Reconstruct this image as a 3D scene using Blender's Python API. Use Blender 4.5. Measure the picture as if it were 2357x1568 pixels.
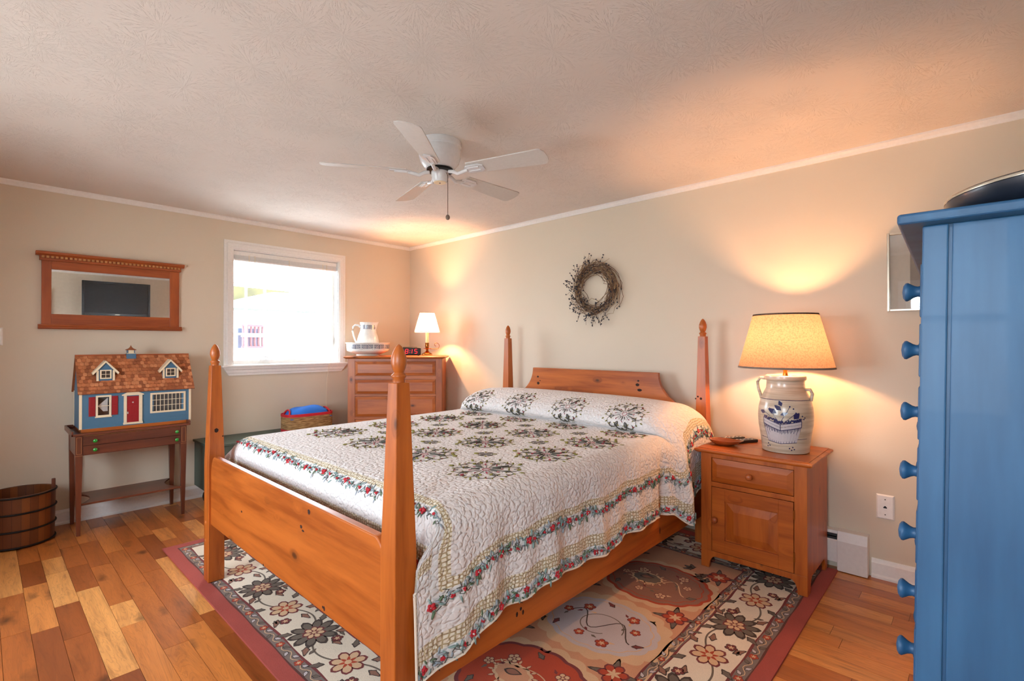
import bpy, math, random
from math import sin, cos, pi, radians, atan2, hypot, sqrt, exp
from mathutils import Vector, Matrix
random.seed(7)
S = bpy.context.scene
COL = S.collection
for o in list(bpy.data.objects): bpy.data.objects.remove(o)

# ------------------------------------------------------------------ camera, light, exposure
cam = bpy.data.objects.new('camera', bpy.data.cameras.new('camera')); COL.objects.link(cam)
cam.data.sensor_width = 36; cam.data.lens = 36*1142.23/2357
cam.data.clip_start = .02
cam.location = (4.85621, -3.44599, 1.31111)
YAW, PITCH = radians(42.9956), radians(.3738)
cam.rotation_euler = (pi/2+PITCH, radians(-.012), YAW)
S.camera = cam
S.view_settings.view_transform = 'Standard'; S.view_settings.look = 'None'
S.view_settings.gamma = 1; S.view_settings.use_curve_mapping = False
S.view_settings.exposure = .48
W = bpy.data.worlds.new('overcast_sky'); S.world = W; W.use_nodes = True
bg = W.node_tree.nodes['Background']; bg.inputs[0].default_value = (.80, .90, 1, 1); bg.inputs[1].default_value = 16.5
try:
    S.cycles.max_bounces = 12; S.cycles.diffuse_bounces = 7; S.cycles.transparent_max_bounces = 12
    S.cycles.caustics_reflective = False; S.cycles.caustics_refractive = False
    S.cycles.sample_clamp_indirect = 6
except Exception: pass

def light(name, kind, loc, energy, color=(1, 1, 1), size=.1, size_y=None, rot=None, portal=False, parent=None):
    l = bpy.data.lights.new(name, kind); o = bpy.data.objects.new(name, l); COL.objects.link(o)
    o.location = loc; l.energy = energy; l.color = color
    if kind == 'AREA':
        l.shape = 'RECTANGLE'; l.size = size; l.size_y = size_y or size
        if portal: l.cycles.is_portal = True
    else: l.shadow_soft_size = size
    if rot: o.rotation_euler = rot
    if parent: o.parent = parent
    return o
light('window_portal', 'AREA', (-.10, -1.4, 1.64), 1, size=1.0, size_y=1.04, rot=(0, -pi/2, 0), portal=True)
light('rear_window_portal', 'AREA', (4.70, -4.36, 1.45), 1, size=.95, size_y=1.1, rot=(pi/2, 0, 0), portal=True)
light('added_window_portal', 'AREA', (2.25, -4.36, 1.30), 1, size=1.28, size_y=1.0, rot=(pi/2, 0, 0), portal=True)  # portal for the unseen window added to light the left side
WARM = (1.0, .48, .21)

# ------------------------------------------------------------------ materials
def lin(c):
    return tuple(((x/255)/12.92 if x/255 <= .04045 else ((x/255+.055)/1.055)**2.4) for x in c)
class NT:
    def __init__(s, name):
        s.m = bpy.data.materials.new(name); s.m.use_nodes = True; s.t = s.m.node_tree; s.n = s.t.nodes
        s.b = s.n['Principled BSDF']; s.out = s.n['Material Output']
    def node(s, typ, **kw):
        n = s.n.new(typ)
        for k, v in kw.items():
            if k == 'inp':
                for a, b in v.items(): n.inputs[a].default_value = b
            else: setattr(n, k, v)
        return n
    def link(s, a, b): s.t.links.new(a, b)
    def math(s, op, a, b=None):
        n = s.node('ShaderNodeMath', operation=op)
        for i, v in enumerate((a, b)):
            if v is None: continue
            if hasattr(v, 'links'): s.link(v, n.inputs[i])
            else: n.inputs[i].default_value = v
        return n.outputs[0]
    def ramp(s, fac, stops, interp='LINEAR'):
        n = s.node('ShaderNodeValToRGB'); r = n.color_ramp; r.interpolation = interp
        while len(r.elements) > 1: r.elements.remove(r.elements[-1])
        r.elements[0].position = stops[0][0]; r.elements[0].color = (*stops[0][1], 1)
        for p, c in stops[1:]:
            e = r.elements.new(p); e.color = (*c, 1)
        s.link(fac, n.inputs[0]); return n.outputs[0]
    def mix(s, fac, a, b, mode='MIX'):
        n = s.node('ShaderNodeMix', data_type='RGBA', blend_type=mode)
        for i, v in ((0, fac), (6, a), (7, b)):
            if hasattr(v, 'links'): s.link(v, n.inputs[i])
            else: n.inputs[i].default_value = v if i == 0 else (*v[:3], 1)
        return n.outputs[2]
    def bump(s, h, strength=.3, dist=.01):
        n = s.node('ShaderNodeBump', inp={'Strength': strength, 'Distance': dist}); s.link(h, n.inputs['Height'])
        s.link(n.outputs[0], s.b.inputs['Normal']); return n
def plain(name, rgb, rough=.5, metal=0, noise=0, coat=0, bump=0, bscale=60, emis=None, srgb=True):
    t = NT(name); c = lin(rgb) if srgb else rgb
    t.b.inputs['Roughness'].default_value = rough; t.b.inputs['Metallic'].default_value = metal
    t.b.inputs['Coat Weight'].default_value = coat
    tc = t.node('ShaderNodeTexCoord')
    nz = t.node('ShaderNodeTexNoise', inp={'Scale': bscale, 'Detail': 4}); t.link(tc.outputs['Object'], nz.inputs['Vector'])
    k = max(noise, .03)
    col = t.ramp(nz.outputs[0], [(.3, tuple(x*(1-k) for x in c)), (.7, tuple(min(1, x*(1+k)) for x in c))])
    t.link(col, t.b.inputs['Base Color'])
    if bump: t.bump(nz.outputs[0], bump, .004)
    if emis:
        t.b.inputs['Emission Color'].default_value = (*lin(emis[0]), 1); t.b.inputs['Emission Strength'].default_value = emis[1]
    return t.m
def wood(name, light_c, dark_c, axis='z', rough=.40, knots=True, scale=1.0, coat=.10, band=.5, knot_c=(60, 25, 8), kscale=3.0, kth=.075):
    t = NT(name); a, b = lin(light_c), lin(dark_c)
    t.b.inputs['Roughness'].default_value = rough; t.b.inputs['Coat Weight'].default_value = coat; t.b.inputs['Coat Roughness'].default_value = .18
    tc = t.node('ShaderNodeTexCoord'); mp = t.node('ShaderNodeMapping'); t.link(tc.outputs['Object'], mp.inputs[0])
    sc = [9*scale]*3; sc['xyz'.index(axis)] = .8*scale; mp.inputs['Scale'].default_value = sc
    # knots
    kv = t.node('ShaderNodeTexVoronoi', inp={'Scale': kscale}); km = t.node('ShaderNodeMapping'); t.link(tc.outputs['Object'], km.inputs[0])
    ks = [1.6]*3; ks['xyz'.index(axis)] = .9; km.inputs['Scale'].default_value = ks; t.link(km.outputs[0], kv.inputs['Vector'])
    d = kv.outputs['Distance']
    n1 = t.node('ShaderNodeTexNoise', inp={'Scale': 1.4, 'Detail': 3, 'Distortion': .5}); 
    # warp grain round knots
    near = t.ramp(d, [(0, (1, 1, 1)), (.22, (0, 0, 0))])
    vm = t.node('ShaderNodeVectorMath', operation='ADD'); t.link(mp.outputs[0], vm.inputs[0])
    vs = t.node('ShaderNodeVectorMath', operation='SCALE'); t.link(near, vs.inputs[0]); vs.inputs['Scale'].default_value = .5 if knots else 0
    t.link(vs.outputs[0], vm.inputs[1]); t.link(vm.outputs[0], n1.inputs['Vector'])
    n2 = t.node('ShaderNodeTexNoise', inp={'Scale': 9, 'Detail': 5, 'Distortion': .3}); t.link(vm.outputs[0], n2.inputs['Vector'])
    w = t.math('ADD', t.math('MULTIPLY', n1.outputs[0], .75), t.math('MULTIPLY', n2.outputs[0], .25))
    col = t.ramp(w, [(.36, b), (.48, tuple((x*.45+y*.55) for x, y in zip(b, a))), (.62, a)])
    if knots:
        sel = t.math('GREATER_THAN', t.math('FRACT', t.math('MULTIPLY', kv.outputs['Position'] if False else t_sep(t, kv.outputs['Color']), 7.31)), .42)
        kf = t.math('MULTIPLY', t.ramp(d, [(0, (1, 1, 1)), (kth*.5, (.9, .9, .9)), (kth, (.35, .35, .35)), (kth*2, (0, 0, 0))]), sel)
        col = t.mix(kf, col, lin(knot_c))
    t.link(col, t.b.inputs['Base Color']); t.bump(n2.outputs[0], .06, .002)
    return t.m
def t_sep(t, col):
    n = t.node('ShaderNodeSeparateColor'); t.link(col, n.inputs[0]); return n.outputs[0]

def mat_wall():
    t = NT('painted_wall'); tc = t.node('ShaderNodeTexCoord')
    n = t.node('ShaderNodeTexNoise', inp={'Scale': 140, 'Detail': 3}); t.link(tc.outputs['Object'], n.inputs['Vector'])
    n2 = t.node('ShaderNodeTexNoise', inp={'Scale': .9, 'Detail': 2}); t.link(tc.outputs['Object'], n2.inputs['Vector'])
    c = t.ramp(n2.outputs[0], [(.3, lin((212, 199, 178))), (.7, lin((216, 203, 183)))])
    t.link(c, t.b.inputs['Base Color']); t.b.inputs['Roughness'].default_value = .75; t.bump(n.outputs[0], .12, .003); return t.m
def mat_ceiling():
    t = NT('stomped_plaster'); tc = t.node('ShaderNodeTexCoord'); t.b.inputs['Roughness'].default_value = .85
    hs = []
    for sc, off, arms in ((2.9, 0, 19), (3.9, 5.3, 16)):
        mp = t.node('ShaderNodeMapping', inp={'Location': (off, off*1.7, 0)}); t.link(tc.outputs['Object'], mp.inputs[0])
        v = t.node('ShaderNodeTexVoronoi', voronoi_dimensions='2D', inp={'Scale': sc, 'Randomness': .85}); t.link(mp.outputs[0], v.inputs['Vector'])
        sub = t.node('ShaderNodeVectorMath', operation='SUBTRACT'); t.link(mp.outputs[0], sub.inputs[0]); t.link(v.outputs['Position'], sub.inputs[1])
        sp = t.node('ShaderNodeSeparateXYZ'); t.link(sub.outputs[0], sp.inputs[0])
        ang = t.math('ARCTAN2', sp.outputs[1], sp.outputs[0])
        r = t.math('SQRT', t.math('ADD', t.math('MULTIPLY', sp.outputs[0], sp.outputs[0]), t.math('MULTIPLY', sp.outputs[1], sp.outputs[1])))
        cb = t.node('ShaderNodeCombineXYZ'); t.link(t.math('MULTIPLY', ang, arms/1.25), cb.inputs[0]); t.link(t.math('MULTIPLY', r, 13), cb.inputs[1])
        t.link(t.math('MULTIPLY', t_sep(t, v.outputs['Color']), 40), cb.inputs[2])
        nz = t.node('ShaderNodeTexNoise', inp={'Scale': 1.6, 'Detail': 2, 'Distortion': .35}); t.link(cb.outputs[0], nz.inputs['Vector'])
        ridge = t.ramp(nz.outputs[0], [(.57, (0, 0, 0)), (.61, (1, 1, 1)), (.68, (.8, .8, .8))])
        mask = t.ramp(r, [(.0, (.2, .2, .2)), (.02, (1, 1, 1)), (.10, (1, 1, 1)), (.17, (0, 0, 0))])
        hs.append(t.math('MULTIPLY', ridge, mask))
    h = t.math('MAXIMUM', hs[0], hs[1])
    n2 = t.node('ShaderNodeTexNoise', inp={'Scale': 45, 'Detail': 2}); t.link(tc.outputs['Object'], n2.inputs['Vector'])
    h = t.math('ADD', h, t.math('MULTIPLY', n2.outputs[0], .10))
    t.bump(h, .55, .005)
    t.b.inputs['Base Color'].default_value = (*lin((220, 212, 204)), 1); return t.m
def mat_floor():
    t = NT('hardwood_planks'); tc = t.node('ShaderNodeTexCoord'); at = t.node('ShaderNodeAttribute', attribute_name='tone')
    sp = t.node('ShaderNodeSeparateColor'); t.link(at.outputs['Color'], sp.inputs[0]); tone, seed = sp.outputs[0], sp.outputs[1]
    mp = t.node('ShaderNodeMapping', inp={'Scale': (1.3, 11, 1)}); t.link(tc.outputs['Object'], mp.inputs[0])
    cb = t.node('ShaderNodeCombineXYZ'); t.link(t.math('MULTIPLY', seed, 37), cb.inputs[0]); t.link(t.math('MULTIPLY', seed, 91), cb.inputs[1]); t.link(t.math('MULTIPLY', seed, 13), cb.inputs[2])
    va = t.node('ShaderNodeVectorMath', operation='ADD'); t.link(mp.outputs[0], va.inputs[0]); t.link(cb.outputs[0], va.inputs[1])
    n1 = t.node('ShaderNodeTexNoise', inp={'Scale': .9, 'Detail': 4, 'Distortion': 1.6}); t.link(va.outputs[0], n1.inputs['Vector'])
    n2 = t.node('ShaderNodeTexNoise', inp={'Scale': 7, 'Detail': 6, 'Distortion': .5}); t.link(va.outputs[0], n2.inputs['Vector'])
    # cathedral rings
    rings = t.math('SINE', t.math('MULTIPLY', n1.outputs[0], 95))
    base = t.ramp(tone, [(0, lin((138, 72, 34))), (.3, lin((178, 100, 46))), (.65, lin((210, 132, 66))), (1, lin((228, 162, 92)))])
    k = t.math('ADD', t.math('MULTIPLY', n1.outputs[0], .9), t.math('MULTIPLY', n2.outputs[0], .5))
    shade = t.ramp(k, [(.42, (.5, .46, .42)), (.6, (.86, .84, .82)), (.82, (1.05, 1.05, 1.02))])
    col = t.mix(1, base, shade, 'MULTIPLY')
    rf = t.math('MULTIPLY', t.ramp(rings, [(.55, (0, 0, 0)), (1, (1, 1, 1))]), .22)
    col = t.mix(rf, col, lin((110, 55, 24)))
    kv = t.node('ShaderNodeTexVoronoi', voronoi_dimensions='3D', inp={'Scale': 2.3}); km = t.node('ShaderNodeMapping', inp={'Scale': (1.1, 2.6, 1)}); t.link(tc.outputs['Object'], km.inputs[0])
    vb = t.node('ShaderNodeVectorMath', operation='ADD'); t.link(km.outputs[0], vb.inputs[0]); t.link(cb.outputs[0], vb.inputs[1])
    nw = t.node('ShaderNodeTexNoise', inp={'Scale': 9, 'Detail': 3}); t.link(tc.outputs['Object'], nw.inputs['Vector'])
    vc = t.node('ShaderNodeVectorMath', operation='MULTIPLY_ADD'); t.link(nw.outputs['Color'], vc.inputs[0]); vc.inputs[1].default_value = (.22, .22, 0); t.link(vb.outputs[0], vc.inputs[2])
    t.link(vc.outputs[0], kv.inputs['Vector'])
    kf = t.ramp(kv.outputs['Distance'], [(0, (.9, .9, .9)), (.09, (.55, .55, .55)), (.2, (0, 0, 0))])
    col = t.mix(kf, col, lin((70, 34, 14)))
    t.link(col, t.b.inputs['Base Color']); t.b.inputs['Roughness'].default_value = .34; t.b.inputs['Coat Weight'].default_value = .15; t.b.inputs['Coat Roughness'].default_value = .25
    t.bump(n2.outputs[0], .05, .002); return t.m
def mat_quilt():
    t = NT('quilted_cotton')
    uv = t.node('ShaderNodeUVMap', uv_map='fabric'); ue = t.node('ShaderNodeUVMap', uv_map='edge')
    E = t.node('ShaderNodeSeparateXYZ'); t.link(ue.outputs[0], E.inputs[0]); e = E.outputs[0]
    v = t.node('ShaderNodeTexVoronoi', voronoi_dimensions='2D', feature='SMOOTH_F1', inp={'Scale': 54, 'Randomness': .85, 'Smoothness': .22})
    nz = t.node('ShaderNodeTexNoise', inp={'Scale': 40, 'Detail': 1}); t.link(uv.outputs[0], nz.inputs['Vector'])
    va = t.node('ShaderNodeVectorMath', operation='MULTIPLY_ADD'); t.link(nz.outputs['Color'], va.inputs[0]); va.inputs[1].default_value = (.03, .03, 0); t.link(uv.outputs[0], va.inputs[2]); t.link(va.outputs[0], v.inputs['Vector'])
    h = t.ramp(v.outputs['Distance'], [(0, (1, 1, 1)), (.3, (.85, .85, .85)), (.62, (0, 0, 0))])
    t.bump(h, .7, .006)
    lat = t.node('ShaderNodeTexVoronoi', voronoi_dimensions='2D', feature='DISTANCE_TO_EDGE', inp={'Scale': 70, 'Randomness': .5}); t.link(uv.outputs[0], lat.inputs['Vector'])
    latc = t.ramp(lat.outputs['Distance'], [(.10, lin((170, 150, 112))), (.2, lin((226, 218, 198)))])
    W1, FL = lin((224, 219, 216)), lin((216, 216, 214))
    m1 = t.ramp(e, [(0, (0, 0, 0)), (.050, (1, 1, 1)), (.100, (0, 0, 0)), (.225, (1, 1, 1)), (.257, (0, 0, 0))], 'CONSTANT')
    m2 = t.ramp(e, [(0, (1, 1, 1)), (.050, (0, 0, 0)), (.183, (1, 1, 1)), (.225, (0, 0, 0))], 'CONSTANT')
    col = t.mix(m2, W1, FL); col = t.mix(m1, col, latc)
    t.link(col, t.b.inputs['Base Color']); t.b.inputs['Roughness'].default_value = .85
    t.b.inputs['Sheen Weight'].default_value = .15
    return t.m
def mat_glass(name='window_glass', refl=.08):
    t = NT(name); tr = t.node('ShaderNodeBsdfTransparent'); gl = t.node('ShaderNodeBsdfGlossy', inp={'Roughness': .02})
    mx = t.node('ShaderNodeMixShader'); lw = t.node('ShaderNodeLayerWeight', inp={'Blend': .12})
    f = t.math('ADD', t.math('MULTIPLY', lw.outputs['Fresnel'], .7), refl*.5)
    t.link(f, mx.inputs[0]); t.link(tr.outputs[0], mx.inputs[1]); t.link(gl.outputs[0], mx.inputs[2]); t.link(mx.outputs[0], t.out.inputs[0]); return t.m
def mat_shade(name, c, lam=.55, weave=0):
    t = NT(name); d = t.node('ShaderNodeBsdfDiffuse'); tl = t.node('ShaderNodeBsdfTranslucent'); mx = t.node('ShaderNodeMixShader', inp={0: lam})
    tc = t.node('ShaderNodeTexCoord'); mp = t.node('ShaderNodeMapping', inp={'Scale': (1, 1, 1)}); t.link(tc.outputs['Object'], mp.inputs[0])
    n = t.node('ShaderNodeTexNoise', inp={'Scale': 130, 'Detail': 2}); t.link(mp.outputs[0], n.inputs['Vector'])
    col = t.ramp(n.outputs[0], [(.38, tuple(x*(1-weave) for x in lin(c))), (.55, lin(c))])
    t.link(col, d.inputs[0]); t.link(col, tl.inputs[0]); t.link(d.outputs[0], mx.inputs[1]); t.link(tl.outputs[0], mx.inputs[2]); t.link(mx.outputs[0], t.out.inputs[0]); return t.m
def mat_siding(name, c):
    t = NT(name); tc = t.node('ShaderNodeTexCoord'); sp = t.node('ShaderNodeSeparateXYZ'); t.link(tc.outputs['Object'], sp.inputs[0])
    f = t.math('FRACT', t.math('MULTIPLY', sp.outputs[2], 95)); t.bump(f, .8, .003)
    cc = t.ramp(f, [(0, tuple(x*.7 for x in lin(c))), (.15, lin(c))]); t.link(cc, t.b.inputs['Base Color']); t.b.inputs['Roughness'].default_value = .6; return t.m
def mat_rope(name):
    t = NT(name); tc = t.node('ShaderNodeTexCoord'); mp = t.node('ShaderNodeMapping', inp={'Scale': (10, 10, 150)}); t.link(tc.outputs['Object'], mp.inputs[0])
    n = t.node('ShaderNodeTexNoise', inp={'Scale': 2, 'Detail': 4}); t.link(mp.outputs[0], n.inputs['Vector'])
    t.link(t.ramp(n.outputs[0], [(.35, lin((110, 74, 38))), (.65, lin((196, 156, 104)))]), t.b.inputs['Base Color']); t.bump(n.outputs[0], .7, .004); t.b.inputs['Roughness'].default_value = .9; return t.m
def mat_staves(name, c1, c2, n=26):
    t = NT(name); tc = t.node('ShaderNodeTexCoord'); sp = t.node('ShaderNodeSeparateXYZ'); t.link(tc.outputs['Object'], sp.inputs[0])
    a = t.math('MULTIPLY', t.math('ARCTAN2', sp.outputs[1], sp.outputs[0]), n/6.2832)
    wn = t.node('ShaderNodeTexWhiteNoise', noise_dimensions='1D'); t.link(t.math('FLOOR', a), wn.inputs['W'])
    nz = t.node('ShaderNodeTexNoise', inp={'Scale': 14, 'Detail': 4}); mp = t.node('ShaderNodeMapping', inp={'Scale': (1, 1, .2)}); t.link(tc.outputs['Object'], mp.inputs[0]); t.link(mp.outputs[0], nz.inputs['Vector'])
    k = t.math('ADD', t.math('MULTIPLY', wn.outputs[0], .6), t.math('MULTIPLY', nz.outputs[0], .5))
    col = t.ramp(k, [(.2, lin(c2)), (.9, lin(c1))])
    fr = t.math('FRACT', a); seam = t.math('LESS_THAN', fr, .04); col = t.mix(seam, col, lin((50, 24, 8)))
    t.link(col, t.b.inputs['Base Color']); t.b.inputs['Roughness'].default_value = .45; return t.m
def mat_stoneware():
    t = NT('stoneware'); tc = t.node('ShaderNodeTexCoord'); mp = t.node('ShaderNodeMapping', inp={'Scale': (1, 1, 16)}); t.link(tc.outputs['Object'], mp.inputs[0])
    n = t.node('ShaderNodeTexNoise', inp={'Scale': 4, 'Detail': 3}); t.link(mp.outputs[0], n.inputs['Vector'])
    t.link(t.ramp(n.outputs[0], [(.35, lin((170, 154, 132))), (.65, lin((206, 194, 174)))]), t.b.inputs['Base Color'])
    t.b.inputs['Roughness'].default_value = .3; t.b.inputs['Coat Weight'].default_value = .4; t.bump(n.outputs[0], .12, .004); return t.m
def mat_rug(name, c, k=.12):
    t = NT(name); tc = t.node('ShaderNodeTexCoord'); n = t.node('ShaderNodeTexNoise', inp={'Scale': 260, 'Detail': 2}); t.link(tc.outputs['Object'], n.inputs['Vector'])
    n2 = t.node('ShaderNodeTexNoise', inp={'Scale': 5, 'Detail': 2}); t.link(tc.outputs['Object'], n2.inputs['Vector']); cc = lin(c)
    k2 = t.math('ADD', t.math('MULTIPLY', n.outputs[0], .5), t.math('MULTIPLY', n2.outputs[0], .5))
    t.link(t.ramp(k2, [(.3, tuple(x*(1-k) for x in cc)), (.7, tuple(min(1, x*(1+k)) for x in cc))]), t.b.inputs['Base Color'])
    t.b.inputs['Roughness'].default_value = .95; t.bump(n.outputs[0], .4, .003); return t.m
def mat_blue():
    t = NT('brushed_blue_paint'); tc = t.node('ShaderNodeTexCoord'); mp = t.node('ShaderNodeMapping', inp={'Scale': (6, 6, .8)}); t.link(tc.outputs['Object'], mp.inputs[0])
    n = t.node('ShaderNodeTexNoise', inp={'Scale': 2.2, 'Detail': 4}); t.link(mp.outputs[0], n.inputs['Vector'])
    t.link(t.ramp(n.outputs[0], [(.3, lin((28, 74, 112))), (.7, lin((48, 98, 138)))]), t.b.inputs['Base Color'])
    t.b.inputs['Roughness'].default_value = .5; t.b.inputs['Coat Weight'].default_value = .04; return t.m

M = {}
M['wall'] = mat_wall(); M['ceiling'] = mat_ceiling(); M['floor'] = mat_floor()
M['trim'] = plain('white_trim_paint', (236, 234, 230), .4); M['grille'] = mat_shade('white_vinyl_grille', (245, 245, 245), .75)
M['glass'] = mat_glass()
bp_l, bp_d = (186, 99, 34), (144, 67, 14)
for ax in 'xyz':
    M['pine_'+ax] = wood('orange_pine_'+ax, bp_l, bp_d, ax, kscale=5, kth=.12)
    M['pale_'+ax] = wood('dresser_pine_'+ax, (184, 103, 46), (146, 72, 28), ax, kscale=6, kth=.12, rough=.42)
    M['ns_'+ax] = wood('nightstand_pine_'+ax, (190, 99, 32), (148, 67, 14), ax, kscale=4, kth=.05)
    M['cherry_'+ax] = wood('cherry_'+ax, (172, 88, 40), (138, 62, 24), ax, knots=False)
    M['mahog_'+ax] = wood('mahogany_'+ax, (112, 58, 36), (78, 38, 24), ax, knots=False, rough=.35)
M['knot'] = plain('pine_knot', (44, 20, 8), .85); M['bead'] = plain('maple_inlay', (196, 140, 84), .4)
M['green_knob'] = plain('green_glass', (20, 150, 50), .08, coat=1)
M['chestgreen'] = plain('dark_green_paint', (78, 92, 82), .55, noise=.12, bscale=8)
M['black'] = plain('black_plastic', (18, 18, 20), .3)
M['dark'] = plain('dark_metal', (30, 30, 32), .5, metal=.6)
M['iron'] = plain('blackened_hoop', (38, 34, 32), .5, metal=.7)
M['blue'] = mat_blue()
M['china'] = plain('white_china', (238, 236, 230), .12, coat=.6)
M['navy'] = plain('navy_glaze', (34, 48, 88), .15, coat=.5)
M['brass'] = plain('brass', (170, 110, 50), .25, metal=1)
M['candle'] = plain('candle_sleeve', (236, 226, 170), .5)
M['red_led'] = plain('red_led', (255, 20, 30), .4, emis=((255, 16, 30), 1.1))
M['fanwhite'] = plain('white_fan_enamel', (222, 224, 226), .25, coat=.3)
M['blade'] = plain('white_fan_blade', (206, 202, 196), .45)
M['chain'] = plain('bronze_chain', (90, 70, 50), .4, metal=1)
M['siding'] = mat_siding('blue_siding', (84, 128, 158)); M['dblue'] = plain('blue_gable', (70, 110, 140), .6)
M['cream'] = plain('cream_paint', (234, 218, 186), .55); M['dred'] = plain('dollhouse_red', (150, 20, 28), .45)
M['shingle'] = plain('cedar_shingle', (176, 106, 64), .75, noise=.25, bscale=24)
M['shingle2'] = plain('cedar_shingle_dark', (146, 82, 46), .75, noise=.2, bscale=24)
M['shingle3'] = plain('cedar_shingle_light', (196, 128, 84), .75, noise=.2, bscale=24)
M['dim_interior'] = plain('dim_room', (70, 58, 48), .8); M['lace'] = plain('lace', (200, 196, 190), .8)
M['rope'] = mat_rope('seagrass'); M['red_fab'] = plain('red_binding', (196, 24, 42), .6, bump=.2); M['blue_fab'] = plain('blue_cloth', (24, 112, 214), .7, bump=.1, bscale=20)
M['staves'] = mat_staves('bucket_staves', (126, 70, 26), (86, 44, 16))
M['stone'] = mat_stoneware(); M['cobalt'] = plain('cobalt_glaze', (36, 40, 84), .25, coat=.4); M['paleblue'] = plain('pale_grey_glaze', (190, 184, 186), .3)
M['shade'] = mat_shade('linen_shade', (126, 106, 92), .5, .22); M['shade_trim'] = plain('grey_braid', (120, 104, 92), .8)
M['shade_white'] = mat_shade('white_shade', (252, 246, 236), .80); M['shade_rim'] = plain('shade_rim', (226, 180, 150), .8)
M['dishwood'] = plain('turned_wood', (150, 72, 30), .25, noise=.2, coat=.5, bscale=9)
M['heater'] = plain('heater_enamel', (226, 224, 220), .35); M['fin'] = plain('heater_slot', (44, 48, 50), .5)
M['plate'] = plain('white_plate', (238, 238, 236), .3)
M['silver'] = plain('champagne_frame', (206, 196, 178), .25, metal=.7); M['print'] = plain('print_paper', (232, 224, 210), .7)
M['ink'] = plain('print_ink', (150, 142, 136), .7)
M['mirror'] = plain('mirror_silver', (240, 240, 240), .0, metal=1)
M['mattress'] = plain('mattress_ticking', (200, 198, 196), .9)
M['quilt'] = mat_quilt(); M['binding'] = plain('quilt_binding', (226, 214, 196), .8)
M['thread'] = plain('dark_thread', (78, 74, 64), .8); M['olive'] = plain('olive_thread', (128, 120, 56), .8); M['mauve'] = plain('red_thread', (146, 54, 66), .8)
M['fred'] = plain('printed_red', (190, 40, 52), .85); M['fteal'] = plain('printed_teal', (132, 158, 154), .85); M['fgreen'] = plain('printed_green', (92, 112, 84), .85); M['fgrey'] = plain('printed_grey', (146, 156, 164), .85)
M['twig'] = plain('twig_bark', (104, 76, 56), .8, noise=.3); M['twig2'] = plain('pale_twig', (150, 122, 88), .8, noise=.3); M['berry'] = plain('blue_black_berry', (34, 36, 50), .5)
M['tvglass'] = plain('tv_screen', (12, 13, 14), .4); M['navyblack'] = plain('glossy_black_base', (24, 30, 42), .35, coat=.15)
M['vinyl'] = plain('house_siding', (240, 240, 240), .7); M['roof2'] = plain('mossy_roof', (58, 54, 24), .8, noise=.3, bscale=5)
M['rail'] = plain('redwood_rail', (78, 42, 46), .8); M['railgap'] = plain('deck_shade', (40, 46, 62), .8); M['eave_shade_strip'] = plain('eave_shadow', (56, 58, 50), .8)
for k_, c_ in dict(r_red=(162, 74, 64), r_guard=(126, 112, 104), r_cream=(226, 212, 190), r_line=(96, 56, 50), r_peach=(204, 150, 116), r_salmon=(190, 126, 96), r_orange=(178, 72, 46), r_lav=(196, 186, 186), r_brown=(146, 104, 86), r_leaf=(112, 100, 88), r_dark=(74, 62, 56), r_maroon=(122, 58, 58), r_tan=(214, 178, 140)).items():
    M[k_] = mat_rug(k_, c_)

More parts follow.
